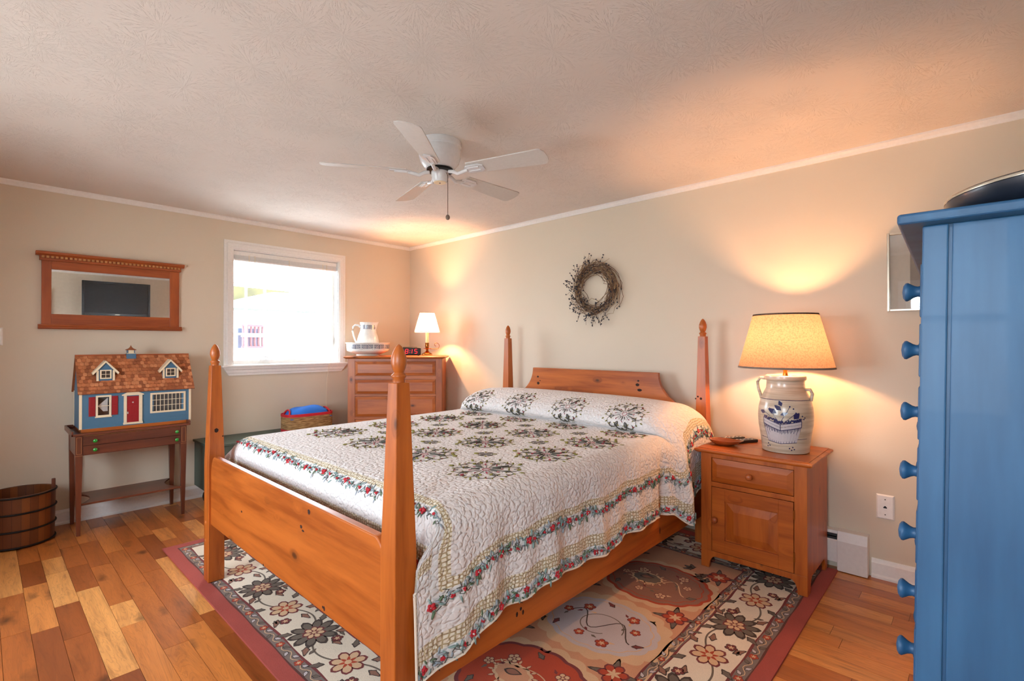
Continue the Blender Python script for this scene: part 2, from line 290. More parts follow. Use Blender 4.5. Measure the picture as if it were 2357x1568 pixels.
# ------------------------------------------------------------------ mesh builder
ORG = {}
class MB:
    def __init__(s): s.v = []; s.f = []; s.mi = []; s.cur = 0; s.xf = None
    def pt(s, p):
        s.v.append(tuple(s.xf(p)) if s.xf else tuple(p)); return len(s.v)-1
    def face(s, idx): s.f.append(tuple(idx)); s.mi.append(s.cur)
    def box(s, x0, x1, y0, y1, z0, z1):
        i = [s.pt(p) for p in ((x0, y0, z0), (x1, y0, z0), (x1, y1, z0), (x0, y1, z0), (x0, y0, z1), (x1, y0, z1), (x1, y1, z1), (x0, y1, z1))]
        for q in ((0, 3, 2, 1), (4, 5, 6, 7), (0, 1, 5, 4), (1, 2, 6, 5), (2, 3, 7, 6), (3, 0, 4, 7)): s.face([i[k] for k in q])
        return s
    def loft(s, rings, closed=True, cap=True):
        R = [[s.pt(p) for p in r] for r in rings]; n = len(R[0])
        for a, b in zip(R, R[1:]):
            for k in range(n if closed else n-1):
                j = (k+1) % n; s.face((a[k], a[j], b[j], b[k]))
        if cap: s.face(R[0][::-1]); s.face(R[-1])
        return s
    def frust(s, cx, cy, secs):      # secs: (z, hx, hy[, dx, dy])
        rr = []
        for q in secs:
            z, hx, hy = q[:3]; dx, dy = (q[3], q[4]) if len(q) > 3 else (0, 0)
            rr.append([(cx+dx+a*hx, cy+dy+b*hy, z) for a, b in ((-1, -1), (1, -1), (1, 1), (-1, 1))])
        return s.loft(rr)
    def prism(s, poly, axis, a0, a1):
        def P(u, v, a): return {'x': (a, u, v), 'y': (u, a, v), 'z': (u, v, a)}[axis]
        return s.loft([[P(u, v, a0) for u, v in poly], [P(u, v, a1) for u, v in poly]])
    def lathe(s, prof, cx, cy, z0=0, seg=40, sx=1, sy=1, cap=True):
        return s.loft([[(cx+r*sx*cos(2*pi*k/seg), cy+r*sy*sin(2*pi*k/seg), z0+z) for k in range(seg)] for r, z in prof], cap=cap)
    def tube(s, path, r, seg=8, cap=True):
        P = [Vector(p) for p in path]; rings = []; n = len(P); up = Vector((.13, .27, 1)).normalized()
        for i, p in enumerate(P):
            d = (P[min(i+1, n-1)]-P[max(i-1, 0)])
            d = d.normalized() if d.length > 1e-9 else Vector((0, 0, 1))
            a = d.cross(up); a = a.normalized() if a.length > 1e-4 else d.cross(Vector((1, 0, 0))).normalized(); b = d.cross(a)
            rr = r[i] if isinstance(r, (list, tuple)) else r
            rings.append([p+a*rr*cos(2*pi*k/seg)+b*rr*sin(2*pi*k/seg) for k in range(seg)])
        return s.loft(rings, cap=cap)
    def ball(s, c, r, seg=12, rings=8, sz=1):
        return s.lathe([(max(r*sin(pi*k/rings), 1e-4), -r*sz*cos(pi*k/rings)) for k in range(rings+1)], c[0], c[1], c[2], seg)
    def shaft(s, c, prof, axis='-x', seg=16):     # lathe about a horizontal axis through c; prof (r, d)
        ax = {'-x': (-1, 0, 0), 'x': (1, 0, 0), '-y': (0, -1, 0), 'y': (0, 1, 0)}[axis]
        rings = []
        for r, d in prof:
            ring = []
            for k in range(seg):
                a = 2*pi*k/seg; u, w = r*cos(a), r*sin(a)
                ring.append((c[0]+ax[0]*d+(u if ax[1] else 0), c[1]+ax[1]*d+(u if ax[0] else 0), c[2]+w))
            rings.append(ring)
        return s.loft(rings)
def mk(name, mb, mats, parent=None, bevel=0, smooth=None, local=False, sub=0, bseg=2, org=None):
    if not isinstance(mats, (list, tuple)): mats = [mats]
    me = bpy.data.meshes.new(name)
    if parent is not None: o0 = ORG[parent.name]
    elif org: o0 = Vector(org)
    else: o0 = Vector((0, 0, 0))
    off = Vector((0, 0, 0)) if (local and parent is not None) else o0
    me.from_pydata([tuple(Vector(v)-off) for v in mb.v], [], mb.f)
    for m in mats: me.materials.append(M[m] if isinstance(m, str) else m)
    for p, i in zip(me.polygons, mb.mi): p.material_index = i
    me.validate(); 
    import bmesh
    b = bmesh.new(); b.from_mesh(me); bmesh.ops.recalc_face_normals(b, faces=b.faces); b.to_mesh(me); b.free()
    o = bpy.data.objects.new(name, me); COL.objects.link(o)
    if parent is not None: o.parent = parent
    else: o.location = o0
    ORG[o.name] = o0
    if smooth is not None:
        for p in me.polygons: p.use_smooth = True
        if smooth > 0: me.set_sharp_from_angle(angle=radians(smooth))
    if bevel:
        md = o.modifiers.new('edge', 'BEVEL'); md.width = bevel; md.segments = bseg; md.limit_method = 'ANGLE'; md.angle_limit = radians(40); md.harden_normals = False
    if sub:
        md = o.modifiers.new('sub', 'SUBSURF'); md.levels = sub; md.render_levels = sub
    return o
def thing(name, label, cat, loc=(0, 0, 0), rotz=0, group=None):
    o = bpy.data.objects.new(name, None); COL.objects.link(o); o.empty_display_size = .1
    o.location = loc; o.rotation_euler = (0, 0, rotz); ORG[o.name] = Vector(loc)
    return tag(o, label, cat, group)
def tag(o, label, cat, group=None):
    o['label'] = label; o['category'] = cat
    if group: o['group'] = group
    return o
def struct(name, mb, mats, **kw):
    o = mk(name, mb, mats, **kw); o['kind'] = 'structure'; return o
def part(name, mb, mats, parent, **kw): return mk(name, mb, mats, parent, **kw)
def dup(root, loc=None, rotz=None, label=None):
    def cp(o, par):
        c = o.copy(); COL.objects.link(c)
        if par: c.parent = par
        ORG[c.name] = ORG.get(o.name, Vector((0, 0, 0)))
        for ch in [k for k in bpy.data.objects if k.parent == o]: cp(ch, c)
        return c
    c = cp(root, None)
    if loc is not None: c.location = loc
    if rotz is not None: c.rotation_euler = (0, 0, rotz)
    if label: c['label'] = label
    return c
def panel(mb, x0, x1, z0, z1, yb, depth, bev):   # raised bevelled field on a -y facing front
    mb.loft([[(x0, yb, z0), (x1, yb, z0), (x1, yb, z1), (x0, yb, z1)], [(x0+bev, yb-depth, z0+bev), (x1-bev, yb-depth, z0+bev), (x1-bev, yb-depth, z1-bev), (x0+bev, yb-depth, z1-bev)]])

# ------------------------------------------------------------------ setting
H = 2.44; XR = 5.40; YB = -4.30
def build_room():
    # floor planks
    mb = MB(); tones = []; y = .12; rnd = random.Random(3)
    wdt = .0945
    while y > YB-.12:
        x = -.12-rnd.random()*.6
        while x < XR+.12:
            L = rnd.choice((.28, .4, .5, .62, .8, 1.0)); x1 = min(x+L, XR+.12); xa = max(x, -.12)
            if x1 > xa+.01:
                g = .0007
                mb.box(xa+g, x1-g, y-wdt+g, y-g, -.02, 0); tones += [(rnd.random()**.8, rnd.random())]*6
            x += L
        y -= wdt
    mb.box(-.12, XR+.12, YB-.12, .12, -.05, -.021); tones += [(.0, .5)]*6
    fl = struct('floor', mb, 'floor')
    at = fl.data.color_attributes.new('tone', 'FLOAT_COLOR', 'CORNER')
    for p in fl.data.polygons:
        for li in p.loop_indices: at.data[li].color = (tones[p.index][0], tones[p.index][1], 0, 1)
    mb = MB(); mb.box(-.12, XR+.12, YB-.12, .12, H, H+.1); struct('ceiling', mb, 'ceiling')
    def wall(name, axis, pos0, pos1, lo, hi, holes):
        mb = MB()
        def b(a0, a1, z0, z1):
            if a1-a0 < 1e-4 or z1-z0 < 1e-4: return
            if axis == 'x': mb.box(pos0, pos1, a0, a1, z0, z1)
            else: mb.box(a0, a1, pos0, pos1, z0, z1)
        a = lo
        for (h0, h1, z0, z1) in holes:
            b(a, h0, 0, H); b(h0, h1, 0, z0); b(h0, h1, z1, H); a = h1
        b(a, hi, 0, H); struct(name, mb, 'wall')
    wall('wall_left', 'x', -.12, 0, YB-.12, 0, [(-1.902, -.900, 1.118, 2.160)])
    wall('wall_back', 'y', 0, .12, -.12, XR+.12, [])
    wall('wall_right', 'x', XR, XR+.12, YB, 0, [(-3.62, -2.80, 0, 2.05)])
    wall('wall_front', 'y', YB-.12, YB, 0, XR, [(1.60, 2.90, .8, 1.8), (4.25, 5.15, .9, 2.0)])  # left opening is for the window added as a light source
    # crown, baseboards
    def crown(name, axis, a0, a1, pos, sgn):
        prof = [(0, 0), (.022, 0), (.022, -.010), (.012, -.024), (.008, -.037), (0, -.037)]
        mb = MB()
        if axis == 'y': mb.prism([(pos+sgn*u, H+v) for u, v in prof], 'y', a0, a1)
        else: mb.prism([(pos+sgn*u, H+v) for u, v in prof], 'x', a0, a1)
        struct(name, mb, 'trim')
    def base(name, axis, a0, a1, pos, sgn):
        prof = [(0, 0), (.022, 0), (.022, .012), (.014, .022), (.014, .082), (.009, .090), (.006, .105), (0, .105)]
        mb = MB(); pr = [(pos+sgn*u, v) for u, v in prof]
        mb.prism(pr, 'y' if axis == 'y' else 'x', a0, a1); struct(name, mb, 'trim')
    crown('trim_1', 'y', YB, 0, 0, 1); crown('trim_2', 'x', 0, XR, 0, -1); crown('trim_3', 'y', YB, 0, XR, -1); crown('trim_4', 'x', 0, XR, YB, 1)
    base('baseboard_left', 'y', YB, 0, 0, 1); base('baseboard_back', 'x', 4.425, XR, 0, -1)
    base('baseboard_right', 'y', -2.70, 0, XR, -1); base('baseboard_front', 'x', 0, XR, YB, 1)
    # door in the right wall
    mb = MB(); mb.box(XR+.03, XR+.07, -3.62, -2.80, .008, 2.05)
    for z0, z1 in ((.2, .95), (1.08, 1.9)):
        for y0 in (-3.52, -3.16): mb.box(XR+.018, XR+.034, y0, y0+.26, z0, z1)
    d = struct('door_1', mb, 'trim', bevel=.006)
    mb = MB(); mb.shaft((XR+.03, -2.88, .95), [(.012, 0), (.012, .03), (.027, .04), (.027, .06), (.015, .07)], '-x'); part('door_handle', mb, 'brass', d, smooth=40)
    mb = MB(); mb.box(XR-.02, XR, -2.80, -2.71, 0, 2.14); mb.box(XR-.02, XR, -3.71, -3.62, 0, 2.14); mb.box(XR-.02, XR, -3.62, -2.80, 2.05, 2.14); struct('trim_5', mb, 'trim', bevel=.006)
build_room()

def casing_profile(w):   # (across, depth)
    return [(0, 0), (0, .012), (.010, .014), (.014, .020), (.05*w/.078, .020), (.056*w/.078, .014), (w, .012), (w, 0)]
def window_left():
    root_mb = MB(); y0, y1, z0, z1 = -1.902, -.900, 1.118, 2.160
    # sash frame in the opening
    s = .030
    for a, b, c, d in ((y0, y0+s, z0, z1), (y1-s, y1, z0, z1), (y0+s, y1-s, z1-s, z1), (y0+s, y1-s, z0, z0+.04)):
        root_mb.box(-.12, -.075, a, b, c, d)
    w = struct('window_1', root_mb, 'trim', bevel=.003)
    mb = MB()
    # reveal lining
    mb.box(-.12, 0, y0, y0+.006, z0, z1); mb.box(-.12, 0, y1-.006, y1, z0, z1); mb.box(-.12, 0, y0, y1, z1-.006, z1); mb.box(-.12, 0, y0, y1, z0, z0+.006)
    part('reveal', mb, 'trim', w)
    for a in (-1.593, -1.304, -1.76):
        mb = MB(); mb.box(-.098, -.086, a-.009, a+.009, z0+.03, z1-.03); part('grille_bar', mb, 'grille', w)
    for z in (1.40, 1.87):
        mb = MB(); mb.box(-.097, -.087, y0+.02, y1-.02, z-.009, z+.009); part('grille_bar', mb, 'grille', w)
    mb = MB(); mb.box(-.106, -.102, y0+.02, y1-.02, z0+.02, z1-.02); part('glass', mb, 'glass', w)
    # casing (three mitred boards)
    cw = .076; R = []
    prof = casing_profile(cw)
    path = [(y0, z0), (y0, z1), (y1, z1), (y1, z0)]; nrm = [(-1, 0), (-1, 1), (1, 1), (1, 0)]
    mb = MB(); rings = []
    for (py, pz), (ny, nz) in zip(path, nrm): rings.append([(dd, py+ny*ac, pz+nz*ac) for ac, dd in prof])
    mb.loft(rings); part('casing', mb, 'trim', w, smooth=30)
    mb = MB(); mb.box(-.075, .045, y0-.095, y1+.095, 1.098, 1.118); part('sill', mb, 'trim', w, bevel=.006)
    mb = MB(); mb.prism([(0, 1.098), (.034, 1.098), (.032, 1.082), (.024, 1.074), (.022, 1.05), (.016, 1.045), (.014, 1.026), (0, 1.026)], 'y', y0-.05, y1+.05); part('apron', mb, 'trim', w)
    # slope the apron ends
    a = [o for o in bpy.data.objects if o.name.startswith('apron')][0]
    for v in a.data.vertices:
        k = (1.098-v.co.z)/.072
        if v.co.y < -1.5: v.co.y = y0-.085+.05*k
        else: v.co.y = y1+.085-.05*k
    mb = MB(); mb.box(-.078, -.045, -1.66, -1.55, 1.150, 1.162); mb.tube([(-.06, -1.64, 1.160), (-.045, -1.645, 1.19), (-.03, -1.60, 1.186), (-.03, -1.57, 1.172)], .006, 8); part('crank_handle', mb, 'plate', w, smooth=40)
    mb = MB(); mb.box(-.078, -.05, -.945, -.925, 1.30, 1.38); part('sash_lock', mb, 'plate', w, bevel=.004)
    # blind
    b = thing('window_blind', 'raised ivory slatted blind at the top of the bright window', 'blind', (-.03, -1.401, 2.06))
    mb = MB(); mb.box(-.055, -.012, -1.893, -.909, 2.112, 2.150); part('head_rail', mb, 'plate', b, bevel=.003)
    mb = MB()
    for k in range(9): mb.box(-.056, -.010, -1.888, -.914, 2.077+k*.0039, 2.077+k*.0039+.0022)
    part('slats', mb, 'plate', b)
    mb = MB(); mb.box(-.057, -.009, -1.89, -.912, 2.062, 2.076); part('bottom_rail', mb, 'plate', b, bevel=.003)
    for yy in (-1.765, -1.715, -1.40, -1.06, -1.02):
        mb = MB(); mb.tube([(-.0095, yy, 2.12), (-.0065, yy, 2.09), (-.0085, yy, 2.06), (-.02, yy, 2.058)], .0022, 6); part('ladder_cord', mb, 'cream', b)
    mb = MB(); mb.tube([(-.012, -.955, 2.11), (.0, -.958, 1.7), (.046, -1.0, 1.125), (.052, -1.02, 1.10), (.03, -1.034, .95), (.026, -1.036, .70), (.028, -1.03, .53)], .0016, 6); part('pull_cord', mb, 'cream', b)
window_left()
def window_front(n, x0, x1, z0, z1):
    mb = MB(); s = .04
    for a, b, c, d in ((x0, x0+s, z0, z1), (x1-s, x1, z0, z1), (x0+s, x1-s, z1-s, z1), (x0+s, x1-s, z0, z0+s), (x0+s, x1-s, (z0+z1)/2-.02, (z0+z1)/2+.02)): mb.box(a, b, YB-.09, YB-.05, c, d)
    w = struct('window_%d' % n, mb, 'trim', bevel=.003)
    mb = MB()
    for a, b, c, d in ((x0-.08, x0, z0-.08, z1+.08), (x1, x1+.08, z0-.08, z1+.08), (x0, x1, z1, z1+.08), (x0, x1, z0-.08, z0)): mb.box(a, b, YB, YB+.02, c, d)
    part('casing', mb, 'trim', w, bevel=.005)
    mb = MB(); mb.box(x0+.03, x1-.03, YB-.072, YB-.068, z0+.03, z1-.03); part('glass', mb, 'glass', w)
window_front(2, 4.25, 5.15, .9, 2.0); window_front(3, 1.60, 2.90, .8, 1.8)  # the wider one is unseen, added to bring broad daylight to the left

def outside():
    h = thing('neighbour_house', 'pale house with mossy roof and wooden deck rail seen through the window', 'house', (-8, 1, -1))
    mb = MB(); mb.box(-12, -7.2, -6, 8, -1.5, 2.3); part('wall', mb, 'vinyl', h)
    mb = MB(); mb.prism([(.25, 2.24), (.25, 2.575), (1.70, 2.53), (1.14, 2.50)], 'x', -7.15, -6.95)
    part('roof', mb, 'roof2', h)
    mb = MB(); mb.box(-7.1, -6.6, -.2, 2.0, 2.03, 2.075); part('eave_shade_strip', mb, 'eave_shade_strip', h)  # dark strip standing in for the shadow below the roof edge
    mb = MB(); mb.box(-6.3, -6.2, .17, .60, 1.22, 1.63); part('deck_shade_sheet', mb, 'railgap', h)  # dark sheet that paints the shade seen between the balusters
    for k in range(6):
        mb = MB(); mb.box(-6.05, -6.0, .19+k*.075, .22+k*.075, 1.22, 1.68); part('baluster', mb, 'rail', h)
    for z in (1.22, 1.45, 1.66):
        mb = MB(); mb.box(-6.0, -5.95, .16, .62, z, z+.04); part('rail', mb, 'vinyl' if z == 1.45 else 'rail', h)
    g = MB(); g.box(-40, -.13, -30, 30, -1.7, -1.55); o = mk('yard', g, plain('pale_gravel', (225, 225, 220), .9, noise=.1)); o['kind'] = 'structure'
    g = MB(); g.box(-40, 40, -60, YB-.13, -1.71, -1.56); o = mk('rear_yard', g, M['vinyl'] if False else plain('pale_patio', (215, 212, 205), .9, noise=.1)); o['kind'] = 'structure'
outside()

# heater, plates
def heater():
    t = thing('baseboard_heater', 'white baseboard heater along the wall behind the bed and nightstand', 'heater', (2.6, -.03, 0))
    x0, x1 = .95, 4.29
    mb = MB(); mb.prism([(-.002, .03), (-.012, .03), (-.012, .20), (-.045, .214), (-.052, .208), (-.056, .212), (-.05, .226), (-.002, .228)], 'x', x0, x1); part('back_panel', mb, 'heater', t)
    mb = MB(); mb.prism([(-.058, .05), (-.066, .05), (-.066, .172), (-.060, .178), (-.056, .172)], 'x', x0, x1); part('front_panel', mb, 'heater', t)
    mb = MB(); mb.box(x0, x1, -.05, -.014, .05, .205); part('fins', mb, 'fin', t)
    mb = MB(); mb.box(x0, x1, -.05, -.03, .188, .194); part('damper', mb, 'heater', t)
    mb = MB(); mb.prism([(0, .004), (-.070, .004), (-.070, .176), (-.056, .230), (0, .232)], 'x', 4.27, 4.415); part('end_cap', mb, 'heater', t, bevel=.003)
heater()
def wallplate(name, label, cat, x, z, w=.082, h=.136, axis='y', jack=True):
    if axis == 'y': t = thing(name, label, cat, (x, 0, z))
    else: t = thing(name, label, cat, (0, x, z))
    mb = MB()
    if axis == 'y': mb.loft([[(x-w/2, -.001, z-h/2), (x+w/2, -.001, z-h/2), (x+w/2, -.001, z+h/2), (x-w/2, -.001, z+h/2)], [(x-w/2+.007, -.008, z-h/2+.007), (x+w/2-.007, -.008, z-h/2+.007), (x+w/2-.007, -.008, z+h/2-.007), (x-w/2+.007, -.008, z+h/2-.007)]])
    else: mb.loft([[(.001, x-w/2, z-h/2), (.001, x+w/2, z-h/2), (.001, x+w/2, z+h/2), (.001, x-w/2, z+h/2)], [(.008, x-w/2+.007, z-h/2+.007), (.008, x+w/2-.007, z-h/2+.007), (.008, x+w/2-.007, z+h/2-.007), (.008, x-w/2+.007, z+h/2-.007)]])
    part('plate', mb, 'plate', t)
    if axis == 'y' and jack:
        mb = MB(); mb.prism([(x-.008, z-.006), (x+.008, z-.006), (x+.008, z+.001), (x+.004, z+.001), (x+.004, z+.006), (x-.004, z+.006), (x-.004, z+.001), (x-.008, z+.001)], 'y', -.0095, -.007); part('jack', mb, 'black', t)
        for dz in (-.042, .042):
            mb = MB(); mb.shaft((x, -.0078, z+dz), [(.003, 0), (.003, .0015)], '-y', 8); part('screw', mb, 'dark', t)
    elif axis == 'x':
        mb = MB(); mb.box(.007, .016, x-.005, x+.005, z-.012, z+.012); part('toggle', mb, 'plate', t)
    return t
wallplate('phone_jack', 'white phone jack plate on the wall right of the nightstand', 'wall plate', 4.488, .402)
wallplate('outlet_plate', 'white wall plate nearly hidden behind the right edge of the nightstand', 'wall plate', 4.166, .402)
wallplate('light_switch', 'white light switch at the far left edge of the wall', 'light switch', -3.376, 1.36, .075, .12, 'x')

# ------------------------------------------------------------------ bed
def knots(mb, axis, pos, pts, slot):
    for (a, z, ra, rz) in pts:
        mb.cur = slot; P = [(a+ra*cos(q*pi/8)*(1+.15*sin(q*2.1)), z+rz*sin(q*pi/8)) for q in range(16)]
        mb.face([mb.pt((pos, u, v) if axis == 'x' else (u, pos, v)) for u, v in P])
    mb.cur = 0
def bed():
    t = thing('four_poster_bed', 'orange pine four poster bed with tapered posts and acorn finials', 'bed', (2.66, -1.37, .012))
    zf = .012
    for px, py, zs, zt, nm in ((1.775, -2.556, 1.191, 1.310, 'foot'), (3.545, -2.556, 1.191, 1.310, 'foot'), (1.775, -.194, 1.36, 1.477, 'head'), (3.545, -.194, 1.36, 1.477, 'head')):
        mb = MB(); w = .0400; wt = .0240
        mb.frust(px, py, [(zf, w, w), (.66, w, w), (zs, wt, wt)])
        if nm == 'head' and px > 3: knots(mb, 'y', py-.0337, [(3.525, .964, .006, .006), (3.545, .952, .008, .008), (3.510, .950, .005, .005)], 1)
        if nm == 'foot' and px < 3: knots(mb, 'x', px+.0362, [(py-.002, .835, .010, .012), (py+.03, .80, .004, .004)], 1)
        p = part('post', mb, ['pine_z', 'knot'], t, bevel=.003)
        k = (zt-zs)/.119; f = [(.019, 0), (.019, .012), (.0235, .018), (.0235, .022), (.017, .028), (.015, .031), (.020, .042), (.0245, .060), (.0235, .078), (.017, .098), (.009, .112), (.0005, .119)]
        mb = MB(); mb.lathe([(r, z*k) for r, z in f], px, py, zs, 28); part('finial', mb, 'pine_z', p, smooth=50)
        if nm == 'foot':
            for z in ((.25,) if px > 3 else (.23, .33)):
                mb = MB(); mb.shaft((px-.012, py-.0385, z), [(.0105, -.002), (.0105, .0015), (.007, .004), (.001, .005)], '-y', 14); part('bolt_cover', mb, 'pale_z', p, smooth=40)
    # footboard
    def ear(n=10, x0=.055, z_lo=.60, z_hi=.70):
        return [(x0*(1-cos(pi/2*k/n))*1.0, z_lo+(z_hi-z_lo)*sin(pi/2*k/n)) for k in range(n+1)]
    xa, xb = 1.812, 3.508
    L = [(xa, .325)]+[(xa+a, b) for a, b in ear()]; Rr = [(xb-a, b) for a, b in reversed(ear())]+[(xb, .325)]
    mb = MB(); mb.prism(L+Rr, 'y', -2.585, -2.553); knots(mb, 'y', -2.5855, [(2.993, .668, .010, .010), (2.926, .595, .009, .007), (2.942, .583, .010, .004), (2.28, .505, .008, .005), (2.549, .331, .006, .006), (3.108, .347, .006, .005), (3.118, .345, .006, .009)], 1); part('footboard', mb, ['pine_x', 'knot'], t, bevel=.006, bseg=3)
    # headboard: concave shoulders
    n = 14; sh = []
    for k in range(n+1):
        a = pi/2*k/n; sh.append((1.79+.0+.275*(sin(a)) if False else 1.80+.28*(1-cos(a)), .86+.25*sin(a) if False else .86+.25*(1-cos(a)) if False else .86))
    def conc(xo, sgn):
        out = []
        for k in range(n+1):
            a = pi/2*k/n      # quarter ellipse centred outside/above
            out.append((xo+sgn*.285*sin(a), 1.108-.245*cos(a)))
        return out
    Lh = [(1.79, .45), (1.79, .863)]+conc(1.80, 1)[1:]; Rh = [(xx, zz) for xx, zz in reversed(conc(3.52, -1)[1:])]+[(3.53, .863), (3.53, .45)]
    mb = MB(); mb.prism(Lh+Rh, 'y', -.212, -.180); knots(mb, 'y', -.2125, [(2.142, 1.032, .010, .008), (2.146, .977, .014, .012), (2.166, 1.0, .006, .004), (3.077, 1.015, .015, .011), (3.094, .978, .018, .010), (3.084, 1.044, .008, .007)], 1); part('headboard', mb, ['pine_x', 'knot'], t, bevel=.004)
    for x0 in (1.752, 3.548):
        mb = MB(); mb.box(x0, x0+.025, -2.52, -.23, .205, .425)
        if x0 > 3: knots(mb, 'x', x0+.0255, [(-2.042, .277, .006, .010), (-2.02, .29, .006, .007), (-2.007, .272, .005, .010), (-.865, .273, .005, .02)], 1)
        part('side_rail', mb, ['pine_y', 'knot'], t, bevel=.004)
    for k in range(8):
        y = -2.3+k*.27; mb = MB(); mb.box(1.777, 3.548, y, y+.09, .235, .255); part('slat', mb, 'pine_x', t)
    m = MB(); m.box(1.81, 3.51, -2.385, -.25, .255, .715); o = part('mattress', m, 'mattress', None, bevel=.04, bseg=4, org=(2.66, -1.35, .255)) if False else mk('mattress', m, 'mattress', None, bevel=.04, bseg=4, org=(2.66, -1.35, .255))
    tag(o, 'thick pale mattress lying under the quilt on the pine bed', 'mattress')
bed()

# quilt surface map ------------------------------------------------
PROF = [(-2.36, .780), (-2.0, .785), (-1.5, .783), (-1.0, .782), (-.80, .784), (-.742, .787), (-.775, .796), (-.800, .820), (-.796, .856), (-.752, .895), (-.67, .928), (-.58, .948), (-.48, .957), (-.40, .952), (-.32, .925), (-.26, .885)]
PT = [0]
for a, b in zip(PROF, PROF[1:]): PT.append(PT[-1]+hypot(a[0]-b[0], a[1]-b[1]))
TMAX = PT[-1]; TROLL = PT[4]
def prof(t):
    if t <= 0: return PROF[0]
    for i in range(len(PT)-1):
        if t <= PT[i+1]:
            f = (t-PT[i])/(PT[i+1]-PT[i]); f2 = f
            a, b = PROF[i], PROF[i+1]; return (a[0]+(b[0]-a[0])*f2, a[1]+(b[1]-a[1])*f2)
    return PROF[-1]
def sst(a, b, x):
    x = max(0, min(1, (x-a)/(b-a))); return x*x*(3-2*x)
SX = 2.66
def sR(t):    # half width in fabric at hem
    y = prof(max(0, t))[0]
    roll = sst(TROLL-.02, TROLL+.14, t)
    base = .84+.157+(.68-(.352-.045*sst(-2.15, -2.45, y)+.02*sst(-1.9, -.9, y)))
    base += .008*sin(t*9)+.006*sin(t*21+1)
    return base+roll*.10+.07*sst(.10, -.22, t)
TF = -.280
def ew(t): return 1-.40*sst(TROLL+.02, TROLL+.22, t)
def quiltF(s, t):
    r0 = .10; roll = sst(TROLL-.02, TROLL+.16, t)
    a = .84-roll*.05; r = r0+roll*.085; flare = .04
    sg = 1 if s >= 0 else -1; ds = max(0, abs(s)-a); dt = max(0, -t)
    y, z = prof(t)
    D = hypot(ds, dt)
    if D < 1e-9:
        q = abs(s)/a
        return Vector((SX+s, y, z-.018*roll*q**4))
    def hv(d):
        return (r*sin(d/r), r*(1-cos(d/r))) if d < r*pi/2 else (r+flare*(d-r*pi/2), r+(d-r*pi/2))
    hx = hv(ds)[0]; hy = hv(dt)[0]; D = (ds**5+dt**5)**.2; v = hv(D)[1]
    hy *= 1+.70*sst(.10, .22, ds)
    z -= .018*roll
    # side follows a straightened y so the roll fades towards the hem
    if ds > 0 and t > 0:
        ylin = PROF[4][0]+(PROF[-1][0]+.03-PROF[4][0])*max(0, (t-TROLL))/(TMAX-TROLL) if t > TROLL else y
        f = sst(0, .22, D); y = y+(ylin-y)*f
        ztop_low = .784+(z-.784); 
    # folds in the hanging side
    k = max(0, min(1.2, (D-r*.7)/.28))
    per = t*1.0 if ds >= dt else s
    wav = (.010*sin(per*16+.5)+.007*sin(per*37+2))*k
    if t > 0 and sg > 0:
        wav += .034*exp(-((y+.71)/.075)**2)*k-.036*exp(-((y+.875)/.035)**2)*k+.014*exp(-((y+.95)/.03)**2)*k
    if sg < 0 or dt > ds: wav = wav*.4
    if dt > 0: wav *= max(0, 1-dt/.08)
    x = SX+sg*(min(abs(s), a)+hx+wav*(ds > 0))
    yy = y-hy
    if yy > -.66 and x > 3.636: x = 3.636
    return Vector((x, yy, z-v))
def quiltN(s, t):
    e = .004; p = quiltF(s, t); a = quiltF(s+e, t)-quiltF(s-e, t); b = quiltF(s, t+e)-quiltF(s, t-e)
    n = a.cross(b)
    return p, (n.normalized() if n.length > 1e-12 else Vector((0, 0, 1)))
